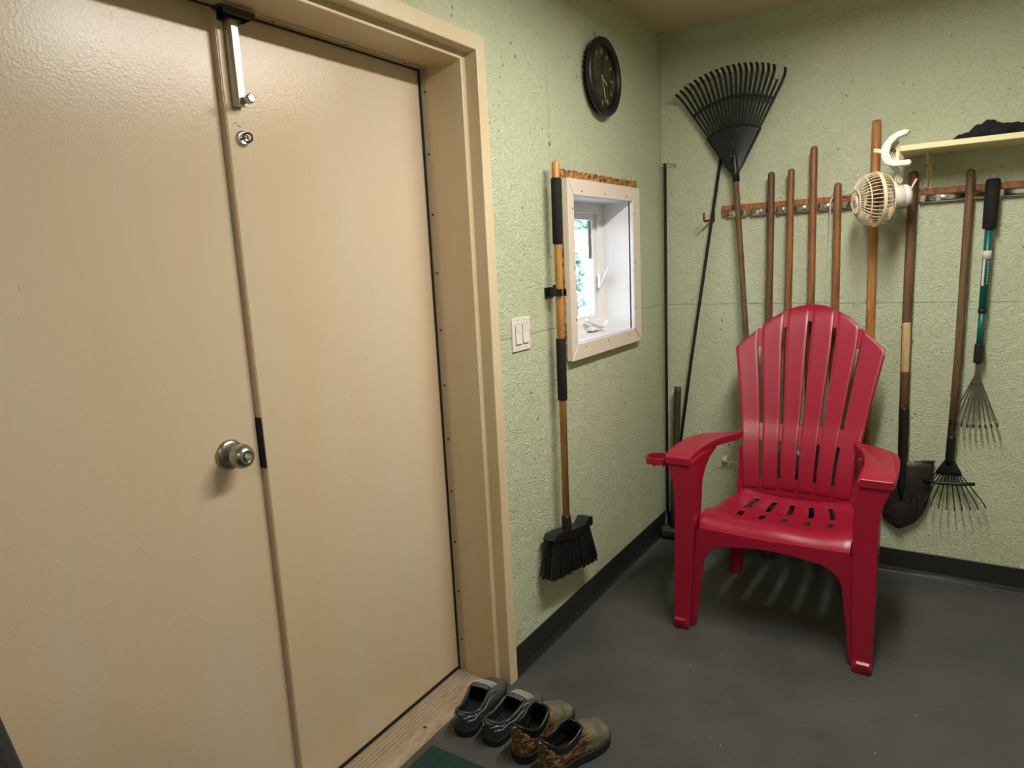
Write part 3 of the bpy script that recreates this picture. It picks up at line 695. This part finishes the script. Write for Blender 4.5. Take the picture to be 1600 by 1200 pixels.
for i in range(9):
    s = i/4-1; x0 = 1.351+.014*s; a = s*.36
    pts = [(x0, YH, .905)] + [(x0+math.sin(a)*L, YH+y, .905-math.cos(a)*L) for L, y in ((.07, 0), (.14, 0), (.172, -.003), (.184, -.012), (.190, -.030))]
    tn = obj('tine', B().bar(pts, .0062, .003, up=(0, -1, 0)), m_tinegrey, t)
    obj('tine_tip', B().bar([(pts[-3][0], pts[-3][1]-.0002, pts[-3][2]), pts[-2], (pts[-1][0], pts[-1][1]-.001, pts[-1][2]-.001)], .0072, .0042, up=(0, -1, 0)), m_blacksteel, tn)

# ------------------------------------------------------------------ shelf and the things on it
sh = thing('wall_shelf', 'cream painted board shelf on the back wall above the tool rail', 'shelf', (1.06, 0, 1.82))
obj('board', B().box((1.050, -.26, 1.8155), (1.95, 0, 1.8365)), m_shelf, sh, bevel=.002)
for x in (1.140, 1.75):
    k = obj('bracket', B().box((x-.013, -.004, 1.665), (x+.013, 0, 1.8155)).box((x-.013, -.20, 1.8115), (x+.013, 0, 1.8155)), m_shelf, sh)
    obj('web', B().prism([(0, 1.8115), (-.19, 1.8115), (-.004, 1.675), (0, 1.675)], (.002, 0, 0), lambda u, v, x=x: (x-.001, u, v)), m_shelf, k)
    for z in (1.685, 1.775): obj('screw', B().lathe([(.0, 0), (.004, 0), (.004, .002), (.0, .003)], align((x-.007, -.004, z), (0, -1, 0)), 8), m_darkmetal, k)
# crumpled black garment
bm = bmesh.new(); nu, nv = 44, 18; gr = []
r2 = random.Random(11)
def hgt(u):
    pts = [(0, .006), (.08, .016), (.16, .020), (.24, .034), (.34, .052), (.42, .058), (.50, .050), (.56, .038), (.66, .040), (.80, .036), (.92, .026), (1, .004)]
    for (a, p), (b2, q) in zip(pts[:-1], pts[1:]):
        if a <= u <= b2: return p+(q-p)*(u-a)/(b2-a)
    return .004
for i in range(nu+1):
    u = i/nu; row = []
    for j in range(nv+1):
        v = j/nv*2-1; e = math.sqrt(max(0, 1-abs(v)**2.6))
        h = hgt(u)*e + .005*math.sin(u*37+v*6)*e + .004*math.sin(v*21+u*9)*e
        x = 1.222+.262*u + .004*math.sin(v*7); y = -.165 + .085*v*(.55+.45*math.sin(PI*min(1, u*1.2+.12))) + .006*math.sin(u*19)
        row.append(bm.verts.new((x, y, 1.8372+max(0, h))))
    gr.append(row)
for i in range(nu):
    for j in range(nv): bm.faces.new((gr[i][j], gr[i+1][j], gr[i+1][j+1], gr[i][j+1]))
tag(obj('folded_garment', bm, m_cloth, smooth=True, solid=-.002), 'crumpled black cloth garment lying on the cream shelf', 'clothing')

# ------------------------------------------------------------------ clip fan
FP = Vector((.966, -.25, 1.645)); fd = Vector((-.90, -.43, -.07)).normalized(); fmx = align(FP, fd, (0, 0, 1))
fn = thing('clip_fan', 'small yellowed clip-on fan clamped to the left end of the shelf', 'fan', FP)
cg = B(); R_ = .103
def cage_pt(a, s):   # s 0 hub .. profile
    r, z = s; return fmx @ Vector((r*math.cos(a), r*math.sin(a), z))
fprof = [(.022, .064), (.045, .063), (.066, .056), (.084, .043), (.097, .022), (.102, -.006)]
bprof = [(.1005, -.010), (.097, -.030), (.086, -.050), (.060, -.060), (.036, -.062)]
for k in range(40):
    a = 2*PI*k/40; cg.tube([cage_pt(a+.16*(1-p[0]/.1), p) for p in fprof], [.0009, .0012, .0015, .0016, .0017, .0017], 5)
o = obj('front_grille', cg, m_fan, fn, smooth=True); o['kind'] = 'stuff'
cg = B()
for k in range(40):
    a = 2*PI*k/40; cg.tube([cage_pt(a, p) for p in bprof], .0016, 5)
o = obj('rear_grille', cg, m_fan, fn, smooth=True); o['kind'] = 'stuff'
circ = lambda r, z, n=48: [fmx @ Vector((r*math.cos(2*PI*k/n), r*math.sin(2*PI*k/n), z)) for k in range(n+1)]
obj('rim_ring', B().bar(circ(.103, -.008), .006, .012, up=fd), m_fan, fn)
for r, z, w_ in ((.090, .036, .0034), (.046, .064, .0028), (.086, -.050, .003)): obj('guard_ring', B().bar(circ(r, z), w_, .004, up=fd), m_fan, fn)
hub = obj('badge', B().lathe([(.0, .060), (.023, .060), (.025, .063), (.020, .067), (.0, .068)], fmx, 28), m_fanw, fn, smooth=True)
obj('badge_mark', B().bar([fmx @ Vector((-.006, .004, .0682)), fmx @ Vector((0, -.002, .0688)), fmx @ Vector((.006, -.004, .0682))], .0022, .0012, up=fd), m_blackmatte, hub)
for k in range(4):
    rows = []
    for i in range(6):
        r = .016 + .070*i/5; row = []
        for j in range(6):
            a = 2*PI*k/4 + (j/5-.5)*1.05; row.append(fmx @ Vector((r*math.cos(a), r*math.sin(a), -.012 + (j/5-.5)*.034)))
        rows.append(row)
    obj('blade', B().rings(rows, False, False), m_fanblade, fn, smooth=True, solid=.002)
obj('spindle', B().lathe([(.0, -.03), (.018, -.03), (.018, .012), (.0, .016)], fmx, 20), m_fanblade, fn)
obj('motor', B().lathe([(.0, -.062), (.040, -.062), (.043, -.068), (.043, -.104), (.0405, -.106), (.0405, -.110), (.0425, -.112), (.0425, -.122), (.036, -.132), (.0, -.134)], fmx, 32), m_fanw, fn, smooth=True)
mc = fmx @ Vector((0, 0, -.088))
yk = B().bar([mc+Vector((0, 0, .038)), mc+Vector((.0, -.002, .062)), mc+Vector((-.006, -.004, .10)), (1.012, -.262, 1.785)], [.030, .028, .020, .018], [.014, .014, .012, .012], up=(.54, -.82, 0))
obj('neck', yk, m_fanw, fn, bevel=.004)
obj('tilt_screw', B().lathe([(.0, 0), (.011, 0), (.012, .006), (.006, .008), (.0, .006)], align(mc+Vector((.006, -.010, .060)), (.54, -.82, 0)), 16), m_fan, fn)
# clamp: a wide C of plastic gripping the shelf end
co_ = [(1.084, 1.886), (1.066, 1.891), (1.040, 1.886), (1.014, 1.870), (.996, 1.846), (.988, 1.822), (.992, 1.795), (1.004, 1.772), (1.034, 1.760), (1.086, 1.760), (1.094, 1.770)]
ci_ = [(1.088, 1.780), (1.048, 1.780), (1.028, 1.788), (1.018, 1.812), (1.024, 1.842), (1.044, 1.864), (1.072, 1.874)]
obj('clamp_body', B().prism(co_+ci_, (0, .056, 0), lambda u, v: (u, -.290, v)), m_fanw, fn, bevel=.003)
obj('clamp_back', B().prism([(1.004, 1.800), (1.016, 1.784), (1.048, 1.786), (1.048, 1.812), (1.048, 1.840), (1.044, 1.862), (1.020, 1.846)], (0, .004, 0), lambda u, v: (u, -.240, v)), m_fan, fn)
obj('clamp_spring', B().tube([Vector((1.030+.006*math.cos(a), -.285+.0022*a, 1.822+.006*math.sin(a))) for a in [i*.5 for i in range(44)]], .0014, 5), m_darkmetal, fn)
obj('clamp_grip', B().bar([(1.000, -.262, 1.818), (.975, -.262, 1.826), (.962, -.262, 1.828)], [.022, .022, .020], [.014, .016, .016], up=(0, 0, 1)), m_fan, fn, bevel=.003)
obj('tension_lever', B().bar([mc+Vector((.040, .01, .010)), mc+Vector((.055, .012, .045)), mc+Vector((.064, .013, .062))], .006, .008, up=(0, -1, 0)), m_fan, fn)
cpts = [fmx @ Vector((0, 0, -.125)), Vector((1.00, -.11, 1.655)), Vector((.955, -.088, 1.680)), Vector((.90, -.075, 1.688)), Vector((.85, -.045, 1.689)), Vector((.80, -.026, 1.684)), Vector((.786, -.050, 1.668)), Vector((.783, -.052, 1.63)), Vector((.779, -.022, 1.55)), Vector((.776, -.016, 1.42)), Vector((.772, -.016, 1.33)), Vector((.757, -.018, 1.20)), Vector((.72, -.020, 1.06)), Vector((.66, -.020, .86)), Vector((.60, -.02, .62)), Vector((.52, -.03, .46)), Vector((.43, -.03, .438)), Vector((.36, -.036, .436)), Vector((.331, -.034, .436))]
def smooth_path(P, n=6):
    out = []
    for i in range(len(P)-1):
        p0, p1, p2, p3 = P[max(i-1, 0)], P[i], P[i+1], P[min(i+2, len(P)-1)]
        for k in range(n):
            t_ = k/n; out.append(.5*((2*p1)+(-p0+p2)*t_+(2*p0-5*p1+4*p2-p3)*t_*t_+(-p0+3*p1-3*p2+p3)*t_**3))
    return out + [P[-1]]
obj('power_cord', B().tube(smooth_path(cpts), .0032, 6), m_cord, fn, smooth=True)
obj('plug', B().bar([(.331, -.006, .445), (.331, -.030, .442), (.331, -.042, .436)], [.026, .024, .012], [.028, .026, .014], up=(0, 0, 1)), m_cord, fn, bevel=.003)

# outlet
ot = thing('wall_outlet', 'ivory duplex wall outlet on the back wall behind the chair arm', 'outlet', (.318, 0, .445))
obj('plate', B().box((.283, -.005, .388), (.353, 0, .502)), m_outlet, ot, bevel=.002)
for z in (.470, .425):
    s = obj('socket', B().prism([(-.017, -.010), (-.012, -.015), (.012, -.015), (.017, -.010), (.017, .010), (.012, .015), (-.012, .015), (-.017, .010)], (0, -.003, 0), lambda u, v, z=z: (.320+u, -.004, z+v)), m_outlet, ot)
    if z > .45: obj('slot', B().box((.312, -.0075, z-.002), (.3145, -.0068, z+.007)).box((.3255, -.0075, z-.002), (.328, -.0068, z+.007)).box((.318, -.0075, z-.010), (.322, -.0068, z-.006)), m_blackmatte, s)

# ================================================================== red adirondack chair
CXX = .738
ch_ = thing('adirondack_chair', 'tall red plastic adirondack armchair with slatted back standing before the tools', 'chair', (CXX, -.62, 0))
def lerp(tab, x):
    if x <= tab[0][0]: return tab[0][1]
    for (a, p), (b2, q) in zip(tab[:-1], tab[1:]):
        if x <= b2: return p+(q-p)*(x-a)/(b2-a)
    return tab[-1][1]
HW = [(.40, .208), (.55, .219), (.70, .238), (.85, .262), (.95, .281), (1.05, .300), (1.25, .31)]
YB = [(.40, -.432), (.48, -.428), (.54, -.420), (.60, -.406), (.66, -.384), (.705, -.362), (.72, -.354), (.74, -.345), (1.12, -.215), (1.17, -.195), (1.20, -.178), (1.23, -.150)]
TOP = [(0, 1.226), (.17, 1.219), (.33, 1.202), (.5, 1.173), (.66, 1.131), (.83, 1.089), (1.0, 1.043)]
def S(u, z, off=0):
    hw = lerp(HW, z); y = lerp(YB, z) + .030*(1-u*u) + off
    return Vector((CXX-.004 + u*hw, y, z))
def panel(us_, zfun, n=14, off=0, th=.011):
    R = []
    for u in us_:
        z0, z1 = zfun(u); zl = [z0+(z1-z0)*k/n for k in range(n+1)]
        R.append([S(u, z, off) for z in zl] + [S(u, z, off+th) for z in reversed(zl)])
    return B().rings(R)
ub = [-1, -.664, -.332, 0, .332, .664, 1]; gp = .026
ztop = lambda u: lerp(TOP, abs(u))
gaptop = lambda u: ztop(u) - (.072 if abs(u) < .5 else .085)
for i in range(6):
    a = ub[i] + (gp if i else 0); b_ = ub[i+1] - (gp if i < 5 else 0); us_ = [a+(b_-a)*k/6 for k in range(7)]
    obj('back_slat', panel(us_, lambda u: (.452, ztop(u)), 34, 0, .013), m_red, ch_, bevel=.0025, angle=50)
    ch_.children[-1].data.shade_smooth()
for k in range(1, 6):   # the recessed webs that join the slats at head, waist and foot
    u = ub[k]; us_ = [u-gp-.004, u, u+gp+.004]
    obj('head_web', panel(us_, lambda q, u=u: (gaptop(u), ztop(u)-.004), 8, .0035, .008), m_red, ch_)
obj('waist_bar', panel([-.98+1.96*k/16 for k in range(17)], lambda u: (.655, .722), 8, .005, .010), m_red, ch_)
obj('foot_bar', panel([-1+2*k/16 for k in range(17)], lambda u: (.405, .496), 8, .005, .010), m_red, ch_)
for s in (-1, 1):   # side flanges of the back
    rows = [[S(s, z) + Vector((0, .003, 0)), S(s, z) + Vector((s*.004, .028, 0)), S(s, z) + Vector((-s*.002, .052, .0))] for z in [.42+.60*k/20 for k in range(21)]]
    obj('back_flange', B().rings(rows, False, False), m_red, ch_, smooth=True, solid=.005)
# seat with two rows of slots
slotx = [-.163, -.082, 0.0, .082, .163]; sw_ = .010
xs = sorted(set([-1, -.9, -.78] + [v for s in slotx for v in ((s-sw_)/.26, (s+sw_)/.26)] + [-.47, -.157, .157, .47] + [.78, .9, 1]))
ys = [-.418, -.43, -.452, -.47, -.49, -.51, -.53, -.545, -.568, -.59, -.63, -.668, -.69, -.71, -.74, -.77, -.80, -.825, -.845, -.86, -.872, -.880, -.884]
def seat_pt(u, y):
    f = (y+.43)/(-.884+.43); f = min(max(f, 0), 1)
    hw = lerp([(0, .212), (.15, .255), (.3, .268), (.8, .268), (1, .268)], f)
    z = lerp([(0, .425), (.05, .408), (.2, .396), (.4, .400), (.6, .420), (.78, .446), (.86, .452), (.92, .446), (.955, .434), (.98, .416), (1.0, .385)], f)
    z += .022*(abs(u)**2.2)*(1 if f < .75 else max(0, 1-(f-.75)/.2)) + (.010*(1-math.cos(u*PI*2))/2*-1 if f > .5 else 0)*.6
    return Vector((CXX-.004+u*hw, y, z))
bs_ = B(); gv = [[bs_.bm.verts.new(seat_pt(u, y)) for y in ys] for u in xs]
iss = lambda u0, u1: any(abs(u0-(s-sw_)/.26) < 1e-6 and abs(u1-(s+sw_)/.26) < 1e-6 for s in slotx)
for i in range(len(xs)-1):
    for j in range(len(ys)-1):
        ym = (ys[j]+ys[j+1])/2
        if iss(xs[i], xs[i+1]) and (-.545 < ym < -.452 or -.668 < ym < -.59): continue
        bs_.bm.faces.new((gv[i][j], gv[i+1][j], gv[i+1][j+1], gv[i][j+1]))
obj('seat', bs_, m_red, ch_, smooth=True, solid=.007, bevel=.0015, angle=55)
# arched front apron reaching down the inside of the legs
outer = [(-.302, .012), (-.292, .20), (-.276, .400), (-.262, .425), (0, .418), (.262, .425), (.276, .400), (.292, .20), (.302, .012)]
arch = []
for k in range(13):
    a = PI/2*k/12; arch.append((.245-.10+.10*math.cos(a), .275+.088*math.sin(a)))
inner = [(.274, .012), (.262, .14), (.250, .24)] + arch + [(.07, .374), (0, .377), (-.07, .374)] + [(-x, z) for x, z in reversed(arch)] + [(-.250, .24), (-.262, .14), (-.274, .012)]
obj('apron', B().prism(outer+inner, (0, .010, 0), lambda u, v: (CXX-.002+u, -.889, v)), m_red, ch_, bevel=.003)
for s in (-1, 1):
    X = lambda v: CXX-.004 + s*v
    # front leg and arm post in one tapering piece
    rg_ = []
    for z, xo, xi, yf, yb_ in ((.002, .352, .292, -.925, -.872), (.022, .353, .291, -.928, -.868), (.05, .352, .290, -.921, -.862), (.25, .353, .282, -.915, -.842), (.44, .353, .276, -.908, -.815), (.56, .355, .274, -.904, -.805), (.61, .362, .275, -.903, -.800), (.655, .381, .279, -.902, -.780), (.685, .388, .281, -.901, -.74), (.690, .388, .281, -.900, -.74)):
        rg_.append([(X(xo), yf, z), (X(xi), yf, z), (X(xi), yb_, z), (X(xo), yb_, z)])
    obj('front_leg', B().rings(rg_), m_red, ch_, bevel=.005)
    obj('foot_lip', B().prism([(-.926, .046), (-.934, .040), (-.932, .022), (-.922, .022)], (s*.040, 0, 0), lambda u, v: (X(.306), u, v)), m_red, ch_)
    # arm: plan outline with rounded rear, slightly domed
    out_ = [(.391, -.908), (.397, -.86), (.398, -.76), (.394, -.67), (.384, -.60), (.362, -.545), (.325, -.505), (.285, -.475), (.236, -.440), (.228, -.395)]
    inn_ = [(.221, -.395), (.222, -.470), (.240, -.520), (.262, -.58), (.278, -.66), (.288, -.76), (.291, -.86), (.289, -.908)]
    poly = [(X(a), y) for a, y in out_+inn_]
    zz = lambda y: lerp([(-.91, .700), (-.88, .708), (-.7, .712), (-.5, .706), (-.39, .700)], y)
    obj('arm', B().rings([[(x, y, zz(y)-.030) for x, y in poly], [(x, y, zz(y)) for x, y in poly]]), m_red, ch_, bevel=.007, bseg=3)
    # inner fillet under the arm
    fl = [(-.76, .684), (-.52, .682), (-.60, .672), (-.68, .655), (-.75, .625), (-.79, .58), (-.81, .50), (-.83, .50), (-.83, .684)]
    obj('arm_gusset', B().prism(fl, (s*.006, 0, 0), lambda u, v: (X(.279), u, v)), m_red, ch_)
    # rear leg and side rail
    rg_ = [[(X(o_), y0, z), (X(i_), y0, z), (X(i_), y1, z), (X(o_), y1, z)] for z, o_, i_, y0, y1 in ((.002, .292, .244, -.345, -.285), (.03, .292, .243, -.347, -.285), (.22, .268, .222, -.395, -.325), (.40, .240, .205, -.432, -.36), (.62, .244, .222, -.385, -.335))]
    obj('rear_leg', B().rings(rg_), m_red, ch_, bevel=.004)
    rows = [[seat_pt(s, y)+Vector((0, 0, .0)), seat_pt(s, y)+Vector((s*.010, 0, -.014)), seat_pt(s, y)+Vector((s*.012, 0, -.075))] for y in ys[1:-4]]
    obj('side_rail', B().rings(rows, False, False), m_red, ch_, smooth=True, solid=.006)
    obj('side_tie', B().box((X(.262), -.845, .40), (X(.285), -.80, .428)), m_red, ch_, bevel=.004)
# cup ring hooked on the left arm
cu = B(); cr_ = Vector((.300, -.858, .672)); ring = []
for k in range(27):
    a = math.radians(62 + (345-62)*k/26); ring.append(cr_ + Vector((.046*math.cos(a), .046*math.sin(a), 0)))
cu.bar(ring + [Vector((.356, -.874, .672))], .008, .026)
hold = obj('cup_holder', cu, m_red, ch_, bevel=.002)
te = B()
for k in range(3, 26, 4): te.ball(ring[k] + Vector((0, 0, -.0135)), .0055, 8)
obj('cup_lug', te, m_red, hold, smooth=True)
obj('hook_tab', B().box((.340, -.850, .660), (.362, -.838, .690)), m_red, hold, bevel=.002)

# ================================================================== shoes
def camo(name):
    m = new_mat(name, (96, 92, 70), .42); n = N(m)
    a = n.noise(n.mapping((22, 9, 40), (0, .5, .2)), 2.2, 4, .6, 1.0); b2 = n.noise(n.obj(), 26, 3, .6, .6)
    pat = n.ramp(a, [(.32, (18, 17, 12)), (.45, (62, 50, 30)), (.51, (196, 160, 104)), (.55, (118, 48, 30)), (.62, (36, 42, 26)), (.70, (28, 26, 18)), (.76, (168, 138, 92))])
    plain = n.ramp(b2, [(.3, (76, 74, 58)), (.7, (120, 114, 92))])
    sx = n.node('SeparateXYZ', {0: n.obj()}).outputs[1]
    n.col(n.mix(n.ramp(n.math('ADD', sx, n.math('MULTIPLY', b2, .06)), [(.17, BW(0)), (.20, BW(1))]), pat, plain)); n.bump(b2, .15, .002)
    return m
m_camo = camo('leaf_camouflage_rubber')
m_lining = new_mat('black_lining', (8, 8, 9), .9); m_sole = speckle('black_sole_rubber', (15, 15, 16), .6, 120, .2)
m_mesh_s = speckle('grey_sneaker_mesh', (74, 74, 70), .7, 420, .5); m_sneak = speckle('dark_sneaker_upper', (48, 52, 56), .4, 240, .25)
m_lace = new_mat('grey_lace', (186, 186, 180), .6); m_refl = new_mat('pale_reflective_piping', (168, 182, 194), .3, .4)
def shoe(name, label, cat, loc, rz, side, group, L=.285, W=.100, clog=False):
    t = thing(name, label, cat, loc, rz, group)
    # local: +y toe, x across, heel at y=0
    wtab = [(0, .004), (.02, .40), (.06, .60), (.12, .70), (.30, .70), (.45, .76), (.62, .94), (.72, 1.0), (.84, .94), (.92, .76), (.97, .50), (1.0, .01)]
    ctab = [(0, 0), (.3, 0), (.6, .006), (.85, .004), (1, -.006)]
    if clog: htab = [(0, .122), (.10, .126), (.30, .130), (.42, .128), (.50, .112), (.60, .092), (.70, .080), (.80, .068), (.92, .056), (1.0, .030)]
    else: htab = [(0, .084), (.08, .080), (.25, .074), (.42, .082), (.52, .084), (.65, .070), (.80, .054), (.92, .044), (1.0, .022)]
    zs0 = .026 if clog else .020
    def P(tt, ph, g=0):
        hw = W/2*lerp(wtab, tt)+g; c, s_ = math.cos(ph), math.sin(ph)
        e = .42 if tt < .5 else lerp([(.5, .42), (.75, .66), (1, .8)], tt)
        x = side*lerp(ctab, tt) + hw*math.copysign(abs(c)**e, c)*(1.05 - .10*s_**3)
        z = zs0 + (lerp(htab, tt)-zs0+g)*abs(s_)**(.62 if tt < .5 else .75)
        return Vector((x, tt*L - (.006 if tt < .02 else 0)*s_, z))
    nt_, np_ = 46, 36
    tc_, ta_, pb_ = (.268, .245, 1.12) if clog else (.32, .285, 1.0)
    b = B(); V = [[b.bm.verts.new(P(i/nt_, PI*j/np_)) for j in range(np_+1)] for i in range(nt_+1)]
    for i in range(nt_):
        for j in range(np_):
            tt, ph = (i+.5)/nt_, PI*(j+.5)/np_
            if ((tt-tc_)/ta_)**2 + ((ph-PI/2)/pb_)**2 < 1: continue
            b.bm.faces.new((V[i][j], V[i+1][j], V[i+1][j+1], V[i][j+1]))
    obj('upper', b, [m_camo if clog else m_mesh_s, m_lining], t, smooth=True, solid=-.004 if False else .004, local=True)
    rim = [P(tc_+ta_*math.cos(a), PI/2+pb_*math.sin(a)) for a in [2*PI*k/48 for k in range(49)]]
    obj('collar', B().tube(rim, .0045 if clog else .0055, 8), m_black if clog else m_sneak, t, smooth=True, local=True)
    ol = [P(i/30, 0, .003) for i in range(31)] + [P(i/30, PI, .003) for i in range(29, 0, -1)]
    lift = lambda y: .010*max(0, (y/L-.78)/.22)**2
    r0 = [Vector((p.x*.97, p.y, lift(p.y))) for p in ol]; r1 = [Vector((p.x, p.y, zs0*.45+lift(p.y))) for p in ol]; r2_ = [Vector((p.x, p.y, zs0+.003+lift(p.y)*.4)) for p in ol]
    obj('sole', B().rings([r0, r1, r2_]), m_sole, t, local=True, bevel=.002, angle=60)
    r3 = [Vector((p.x*.86, .010+p.y*.93, zs0+.002)) for p in ol]; r4 = [Vector((p.x*.86, .010+p.y*.93, zs0+.006)) for p in ol]
    ins = obj('insole', B().rings([r3, r4]), m_lining, t, local=True)
    if clog:
        mk = B()
        for k in range(3): mk.bar([(-.014+.011*k, .062-.004*k, zs0+.0067), (-.008+.011*k, .078, zs0+.0067), (-.012+.011*k, .090+.003*k, zs0+.0067)], .0035, .0008)
        obj('insole_mark', mk, m_label, ins, local=True)
        obj('topline_band', B().bar([v + Vector((0, 0, -.010)) for v in rim[::1]], .007, .020), m_black, t, local=True)
    else:
        # heel counter, laces, piping
        b = B(); rows = [[P(tt, ph, .0015) for ph in [PI*k/14*.30 for k in range(15)]] for tt in (0.0, .02, .05, .1, .16, .22)]
        b.rings(rows, False, False); rows = [[P(tt, PI-ph, .0015) for ph in [PI*k/14*.30 for k in range(15)]] for tt in (0.0, .02, .05, .1, .16, .22)]; b.rings(rows, False, False)
        obj('heel_counter', b, m_sneak, t, smooth=True, local=True)
        tg = B(); rows = [[P(tt, PI/2+q, .003) for q in (-.45, -.22, 0, .22, .45)] for tt in (.50, .57, .64, .72)]
        tg.rings(rows, False, False); obj('tongue', tg, m_mesh_s, t, smooth=True, local=True, solid=.004)
        for k in range(4):
            tt = .605+.040*k; obj('lace', B().tube([P(tt+.012*math.sin(3*q), PI/2+q, .005) for q in [-.62+1.24*i/8 for i in range(9)]], .0020, 6), m_lace, t, smooth=True, local=True)
        pp = B()
        for sgn in (0, 1):
            f = (lambda ph: PI-ph) if sgn else (lambda ph: ph)
            pp.tube([P(tt, f(ph), .003) for tt, ph in ((.01, .62), (.05, .75), (.12, .55), (.20, .72), (.30, .5), (.42, .62), (.54, .75), (.66, .62))], .0016, 5)
            pp.tube([P(tt, f(ph), .003) for tt, ph in ((.02, .42), (.10, .36), (.22, .42), (.34, .25), (.46, .35), (.58, .40))], .0014, 5)
        obj('piping', pp, m_refl, t, smooth=True, local=True)
    return t
GS, GC = 'grey sneakers by the door', 'camouflage clogs by the door'
def place(name, label, cat, heel, toe, side, group, **k):
    h, q = Vector((*heel, 0)), Vector((*toe, 0)); d = q-h
    return shoe(name, label, cat, (h.x, h.y, .0005), math.atan2(d.y, d.x)-PI/2, side, group, L=d.length, **k)
place('sneaker', 'grey lace-up sneaker nearest the door threshold, first shoe of the row', 'shoe', (.022, -1.868), (-.024, -1.585), -1, GS)
place('sneaker', 'grey lace-up sneaker second from the threshold, touching the first clog', 'shoe', (.120, -1.860), (.126, -1.578), 1, GS)
place('camo_clog', 'camouflage slip-on clog between the sneakers and the outer clog', 'shoe', (.238, -1.878), (.258, -1.598), -1, GC, clog=True)
place('camo_clog', 'camouflage slip-on clog at the outer end of the row, farthest from the door', 'shoe', (.336, -1.898), (.406, -1.622), 1, GC, clog=True)

# ------------------------------------------------------------------ green mat
mt_ = new_mat('green_carpet_mat', (20, 66, 56), .95); n_ = N(mt_)
nz = n_.noise(n_.obj(), 320, 2); n_.col(n_.ramp(nz, [(.35, (7, 28, 26)), (.65, (30, 74, 64))])); n_.bump(nz, .9, .006)
gm = thing('door_mat', 'dark green carpet mat with black edge lying at the door threshold', 'mat', (.27, -2.40, 0))
obj('pile', B().box((-.028, -2.85, .002), (.57, -1.951, .010)), mt_, gm, bevel=.002)
obj('backing', B().box((-.035, -2.86, 0), (.58, -1.943, .004)), m_rubber, gm)
# ------------------------------------------------------------------ black bin, only its lid corner shows
bn = thing('wheeled_bin', 'black plastic bin lid corner at the lower left edge of the picture', 'bin', (.485, -3.45, 0), 0)
rot = Matrix.Translation((.485, -3.455, 0)) @ Matrix.Rotation(-.205, 4, 'Z')
rg_ = [[rot @ Vector((sx*hx, sy*hy, z)) for sx, sy in ((-1,-1),(1,-1),(1,1),(-1,1))] for z, hx, hy in ((.03, .20, .24), (1.03, .255, .285))]
obj('body', B().rings(rg_), m_black, bn, bevel=.012)
obj('lid', B().box((-.275, -.305, 1.035), (.275, .305, 1.07), rot), m_blackmatte, bn, bevel=.010)
for s in (-1, 1): obj('wheel', B().lathe([(.0, -.02), (.07, -.02), (.075, -.01), (.075, .01), (.07, .02), (.0, .02)], align(rot @ Vector((s*.235, -.22, .0755)), rot.to_3x3() @ Vector((1, 0, 0))), 20), m_rubber, bn)
